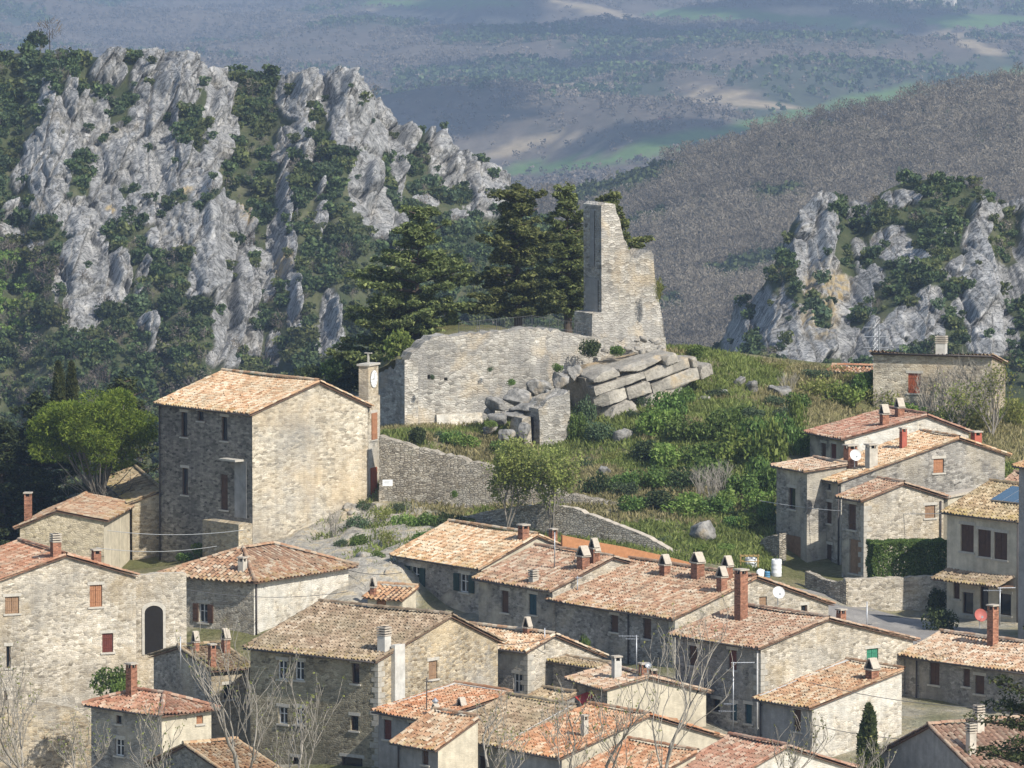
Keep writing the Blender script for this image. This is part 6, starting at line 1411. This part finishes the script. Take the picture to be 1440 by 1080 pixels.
def crown_proto(r,n=105):
    C=np.array([(0,0,.62)]+[(r.normal(0,.16),r.normal(0,.16),.45+.4*r.random()) for _ in range(5)]);Rr=np.array([[.34,.34,.34]]+[[.2,.2,.2]]*5); P,d=blob_points(C,Rr,n,r,.75)
    V=leaf_quads(P,.115,r,0,.22,out=d*.6+np.array([0,0,.5])); t=np.array([[-.016,0,-.1],[.016,0,-.1],[.008,0,.7],[-.008,0,.7],[0,-.016,-.1],[0,.016,-.1],[0,.008,.7],[0,-.008,.7]]); return np.concatenate([V,t])
WP=[crown_proto(r) for _ in range(6)]; BP=[ball_proto(r) for _ in range(4)]
def on_grid(G,n,cond=None):
    nt_,nx_=G['X'].shape; i=r.random(n)*(nt_-1.001); j=r.random(n)*(nx_-1.001); a,b_=i.astype(int),j.astype(int); fi,fj=i-a,j-b_
    f=lambda A_:A_[a,b_]*(1-fi)*(1-fj)+A_[a+1,b_]*fi*(1-fj)+A_[a,b_+1]*(1-fi)*fj+A_[a+1,b_+1]*fi*fj
    return np.stack([f(G['X']),f(G['Y']),f(G['Z'])],1),f(G['rk']),f(G['PX']),f(G['PY'])
P,_,px,py=on_grid(Mm,22000); k=(px>600)&(px<1500)&(py<560); P=P[k]
ev=fbm(P[:,0]/40,P[:,1]/70,0,3,92)>.655; ev|=r.random(len(P))<.03
scatter_mass('ridge_woodland',P[~ev],(5.0+3*r.random((~ev).sum())),WP,'fwoodt',r,'grey brown leafless wood covering the ridge behind the crags')
scatter_mass('ridge_evergreens',P[ev],(3.5+2.5*r.random(ev.sum())),BP,'oakt',r,'dark evergreens mixed into the leafless wood')
n=90000; i=r.integers(0,FX.shape[0]-1,n*3); j=r.integers(0,FX.shape[1]-1,n*3)
k=(FPX[i,j]>-40)&(FPX[i,j]<1480)&(FY[i,j]>2300)&(FY[i,j]<8600)&(Ftan[i,j]<.3)&(Fgrn[i,j]<.35)&((FPY[i,j]<330)); i,j=i[k],j[k]
P=np.stack([FX[i,j]+r.uniform(-6,6,len(i)),FY[i,j]+r.uniform(-14,14,len(i)),FZ[i,j]],1); dn=fbm(P[:,0]/150,P[:,1]/380,0,4,95); k=r.random(len(P))<.25+1.6*sstep(.40,.56,dn); P=P[k]; ev=(Fever[i,j][k]>.5)&(r.random(len(P))<.7)
WP2=[ball_proto(r,22,.26) for _ in range(4)]; BP2=[ball_proto(r,14,.42) for _ in range(4)]
scatter_mass('valley_woodland',P[~ev],(4+3.5*r.random((~ev).sum())),WP2,'fwoodt',r,'hazy leafless woods across the valley hills')
scatter_mass('valley_evergreens',P[ev],(5+4*r.random(ev.sum())),BP2,'oakt',r,'hazy evergreen patches across the valley hills')
# the far farmhouse and village
def farhouse(px,py,D,wm,label,mat='white'):
    q=W(px,py,D); root=empty('farmhouse',(q.x,q.y,q.z-2),R(-25),label,'house','houses far across the valley'); mb=MB(); h=wm*.55+2; d=wm*.7
    mb.poly([(-wm/2,-d/2,-3),(wm/2,-d/2,-3),(wm/2,-d/2,h),(-wm/2,-d/2,h)]); mb.poly([(wm/2,d/2,-3),(-wm/2,d/2,-3),(-wm/2,d/2,h),(wm/2,d/2,h)])
    for s in(-1,1): mb.poly([(s*wm/2,-d/2,-3),(s*wm/2,d/2,-3),(s*wm/2,d/2,h),(s*wm/2,0,h+d*.2),(s*wm/2,-d/2,h)])
    mb.build('wall',M[mat],root)
    rf=MB(); 
    for s in(-1,1):
        rf.poly([(-wm*.55,s*d*.58,h-.3),(wm*.55,s*d*.58,h-.3),(wm*.55,0,h+d*.2+.25),(-wm*.55,0,h+d*.2+.25)]); rf.poly([(-wm*.55,s*d*.58,h-.6),(wm*.55,s*d*.58,h-.6),(wm*.55,0,h+d*.2-.05),(-wm*.55,0,h+d*.2-.05)])
        rf.poly([(-wm*.55,s*d*.58,h-.6),(wm*.55,s*d*.58,h-.6),(wm*.55,s*d*.58,h-.3),(-wm*.55,s*d*.58,h-.3)])
    rf.box(-.5,.5,-.5,.5,h,h+d*.2+1.4); rf.build('roof',M['brickch'],root)
    for k in range(3):
        wb=MB(); x=(k-1)*wm*.3; wb.box(x-.45,x+.45,-d/2-.05,-d/2+.05,h*.45,h*.45+1.4); wb.build('window',M['brown'],root)
def far_at(px,py):
    d=ray(px,py); 
    for Dq in np.arange(2200,9000,15):
        t=Dq/d.y; a_=np.argmin(np.abs(FX[0]-d.x*t)); b_=np.argmin(np.abs(FY[:,0]-Dq))
        if CZ+d.z*t<=FZ[b_,a_]+1: return Dq
    return 8000
for (px,py,wm,lb,mt) in((935,176,8,'white farmhouse with red roof standing alone in the middle of the valley','white'),(1213,5,12,'pale house at the left of the hazy hilltop village','cream'),(1262,4,14,'broad pale house in the middle of the hazy hilltop village','white'),(1290,7,10,'low pale house right of the broad one in the hazy hilltop village','cream'),(1335,6,9,'single pale house at the right of the hazy hilltop village','white')):
    farhouse(px,py,far_at(px,py),wm*far_at(px,py)/4500,lb,mt)
# ---------------------------------------------------------------- scrub on the cliffs: the 300 that show largest are objects, the rest one mass
FP={k:[mesh_np('crown_mesh',leaf_quads(*(lambda C,Rr,n_:(blob_points(C,Rr,n_,np.random.default_rng(700+10*ii+q),.6)[0],.155))(np.array([(0,0,.42)]+[(math.cos(a)*.3,math.sin(a)*.3,.35+.3*((a*7)%1)) for a in np.arange(0,6.2,1.05)]),np.array([[.42,.42,.4]]+[[.28,.28,.24]]*6),520),np.random.default_rng(q+ii),0,.7),qidx(520),L[k]) for q in range(4)] for ii,k in enumerate(('oak','oakl','olive','bright'))}
FB=[mesh_np('twig_crown_mesh',wood_proto(np.random.default_rng(q+50),150,.026),qidx(152),L['bare']) for q in range(3)]
SC=[]
for G,rg,nn_ in((Lm,'the big left limestone cliff',11500),(Rm,'the smaller right limestone crag',5000)):
    P,rk,px,py=on_grid(G,nn_)
    for p,q,x_,y_ in zip(P,rk,px,py):
        if not(-540<x_<1840): continue
        if rg[4]=='s' and y_>540: continue
        if q>.5: 
            if r.random()>.038: continue
            s=1.0+1.6*r.random()
        else:
            if r.random()>(.85 if rg[4]=='b' else .7): continue
            s=(1.1+2.5*r.random()**1.9)*(.8 if rg[4]=='s' else 1)
        gn=fbm(np.array([p[0]*.03]),np.array([p[2]*.04]),0,3,66)[0]
        u=r.random(); lowleft=(y_>330 and x_<130) or (y_>470 and x_<300)
        kd='oak' if u<.56 else 'oakl' if u<.80 else 'olive' if u<.93 else 'bare'
        if gn>.62 and u>.5: kd='bare' if u>.86 else 'oakl'
        if x_<60 and 330<y_<470 and u<.5: kd='bright'
        if lowleft and u>.72: kd='bare'
        SC.append((s*(.9 if kd!='bare' else .95),p,kd,rg))
SC.sort(key=lambda t:-t[0]/t[1][1])
NMS={'oak':('evergreen_oak','dark evergreen oak scrub growing on'),'oakl':('green_oak','lighter green oak scrub growing on'),'olive':('grey_green_bush','grey green scrub growing on'),'bright':('spring_bush','bright green spring scrub growing on'),'bare':('leafless_bush','leafless brown bush growing on')}
cnt={}
rest={}
tot=0
for s,p,kd,rg in SC:
    if tot<300 and 5<proj(p)[0]<1435 and cnt.get(kd,0)<290:
        me=FB[int(r.integers(0,3))] if kd=='bare' else FP[kd][int(r.integers(0,4))]
        o=link(NMS[kd][0],me); o.location=(p[0],p[1]-.2,p[2]-.15*s); o.scale=(s*1.15,s*1.15,s*(.85+.4*r.random())); o.rotation_euler=(0,0,r.random()*6.28)
        tag(o,NMS[kd][1]+' '+rg,'tree',NMS[kd][1].replace(' growing on','')+' on '+rg); cnt[kd]=cnt.get(kd,0)+1; tot+=1
    else: rest.setdefault(kd,[]).append((p[0],p[1],p[2],s))
for kd,a_ in rest.items():
    A_=np.array(a_); rr2=np.random.default_rng(5)
    pr=[crown_proto(np.random.default_rng(q),130) for q in range(3)] if kd=='bare' else [ball_proto(np.random.default_rng(q),190,.17) for q in range(4)]
    A_[:,2]-=.15*A_[:,3]
    scatter_mass({'oak':'oak_scrub','oakl':'pale_oak_scrub','olive':'grey_scrub','bright':'spring_scrub','bare':'leafless_scrub'}[kd],A_[:,:3],A_[:,3]*1.15,pr,kd+'t',rr2,{'oak':'dark evergreen scrub cloaking the cliffs as one mass','oakl':'lighter green scrub between the cliffs as one mass','olive':'grey green scrub over the cliffs as one mass','bright':'bright spring scrub low on the left cliff','bare':'leafless brown scrub over the cliffs as one mass'}[kd])
print('scrub',len(SC),cnt)
# lone pine pair on the left skyline
for (px,py,H,kd,lb) in((52,70,3.4,'oak','lone dark bushy tree on the left skyline meadow'),(70,68,4.6,'bare','lone leafless tree beside the bushy one on the skyline')):
    p=W(px,py,990); o=link('skyline_tree',FP['oak'][1] if kd=='oak' else FB[0]); o.location=p; o.scale=(H,H,H*1.05); tag(o,lb,'tree')
# ---------------------------------------------------------------- clouds high over the valley (they throw the big soft shadows)
def cloud(px,py,wx,wy,seed,label,hz=1500):
    D=far_at(px,py); g=W(px,py,D); k=hz/math.tan(R(40)); c=Vector((g.x+.66*k,g.y-.75*k,g.z+hz))
    th=np.linspace(0,2*np.pi,40,endpoint=False); ph=np.linspace(-np.pi/2,np.pi/2,20); T_,P_=np.meshgrid(th,ph); d=np.stack([np.cos(P_)*np.cos(T_),np.cos(P_)*np.sin(T_),np.sin(P_)],-1).reshape(-1,3)
    q=d*np.array([wx,wy,60])*(1+.55*(fbm(d[:,0]*2.2+seed,d[:,1]*2.2,d[:,2]*2.2,4,seed)-.5)*2)[:,None]
    q[:,2]=np.maximum(q[:,2],-30); nu=40; i=np.arange(19*nu); r_=i//nu; c_=i%nu; c2=(c_+1)%nu
    o=link('cloud',mesh_np('cloud',q,np.stack([r_*nu+c_,r_*nu+c2,(r_+1)*nu+c2,(r_+1)*nu+c_],1),M['cloud'],smooth=True)); o.location=c; tag(o,label,'cloud','fair weather clouds')
M['cloud']=plain('cloud_white',(.85,.85,.87),1,0,var=.03,scale=.01)
cloud(620,158,42,110,3,'small cloud shading the slope behind the left cliff')
cloud(890,35,150,260,5,'long cloud shading the wooded hill at the top middle')
cloud(1160,12,110,200,8,'cloud shading the far fields toward the hilltop village')
cloud(985,192,60,50,15,'small cloud shading the green field beside the farmhouse')
cloud(640,20,90,170,12,'cloud shading the far hill at the top left of centre')
cloud(790,92,90,60,18,'cloud shading the dark wood band across the valley')
# ---------------------------------------------------------------- haze
hb=MB(); hb.box(-2750,2750,-30,9900,-262,96)
hm_=bpy.data.materials.new('valley_haze'); hm_.use_nodes=True; nt=hm_.node_tree; nt.nodes.remove(nt.nodes['Principled BSDF'])
pv=nd(nt,'VolumePrincipled',{'Color':(.60,.76,1.0,1),'Density':HAZE,'Anisotropy':.25}); nt.links.new(pv.outputs[0],nt.nodes['Material Output'].inputs['Volume'])
ho=hb.build('haze',hm_); tag(ho,'thin blue haze filling the valley air','haze',kind='stuff'); ho['category']='haze'
HAZE_OBJ=ho
# ---------------------------------------------------------------- light, world, render
w=bpy.data.worlds.new('World'); scene.world=w; w.use_nodes=True; nt=w.node_tree
SUN_EL=R(40); SX,SY=.66,-.75   # horizontal direction towards the sun
az=math.atan2(SX,SY)
sky=nt.nodes.new('ShaderNodeTexSky'); sky.sky_type='NISHITA'; sky.sun_disc=False; sky.sun_elevation=SUN_EL; sky.sun_rotation=az
nt.links.new(sky.outputs[0],nt.nodes['Background'].inputs[0]); nt.nodes['Background'].inputs[1].default_value=.115
sl=bpy.data.lights.new('sun','SUN'); sl.energy=3.9; sl.angle=R(.5); sl.color=(1,.95,.87)
so=bpy.data.objects.new('sun',sl); COL.objects.link(so); so.location=(0,0,200)
dv=Vector((SX*math.cos(SUN_EL),SY*math.cos(SUN_EL),math.sin(SUN_EL)))
so.rotation_euler=dv.to_track_quat('Z','Y').to_euler()
vs=scene.view_settings; vs.view_transform='Standard'; vs.look='None'; vs.gamma=1; vs.use_curve_mapping=False; vs.exposure=EXPO
scene.cycles.max_bounces=5; scene.cycles.diffuse_bounces=2; scene.cycles.glossy_bounces=2; scene.cycles.transmission_bounces=2; scene.cycles.volume_bounces=0; scene.cycles.transparent_max_bounces=4
scene.cycles.use_denoising=True
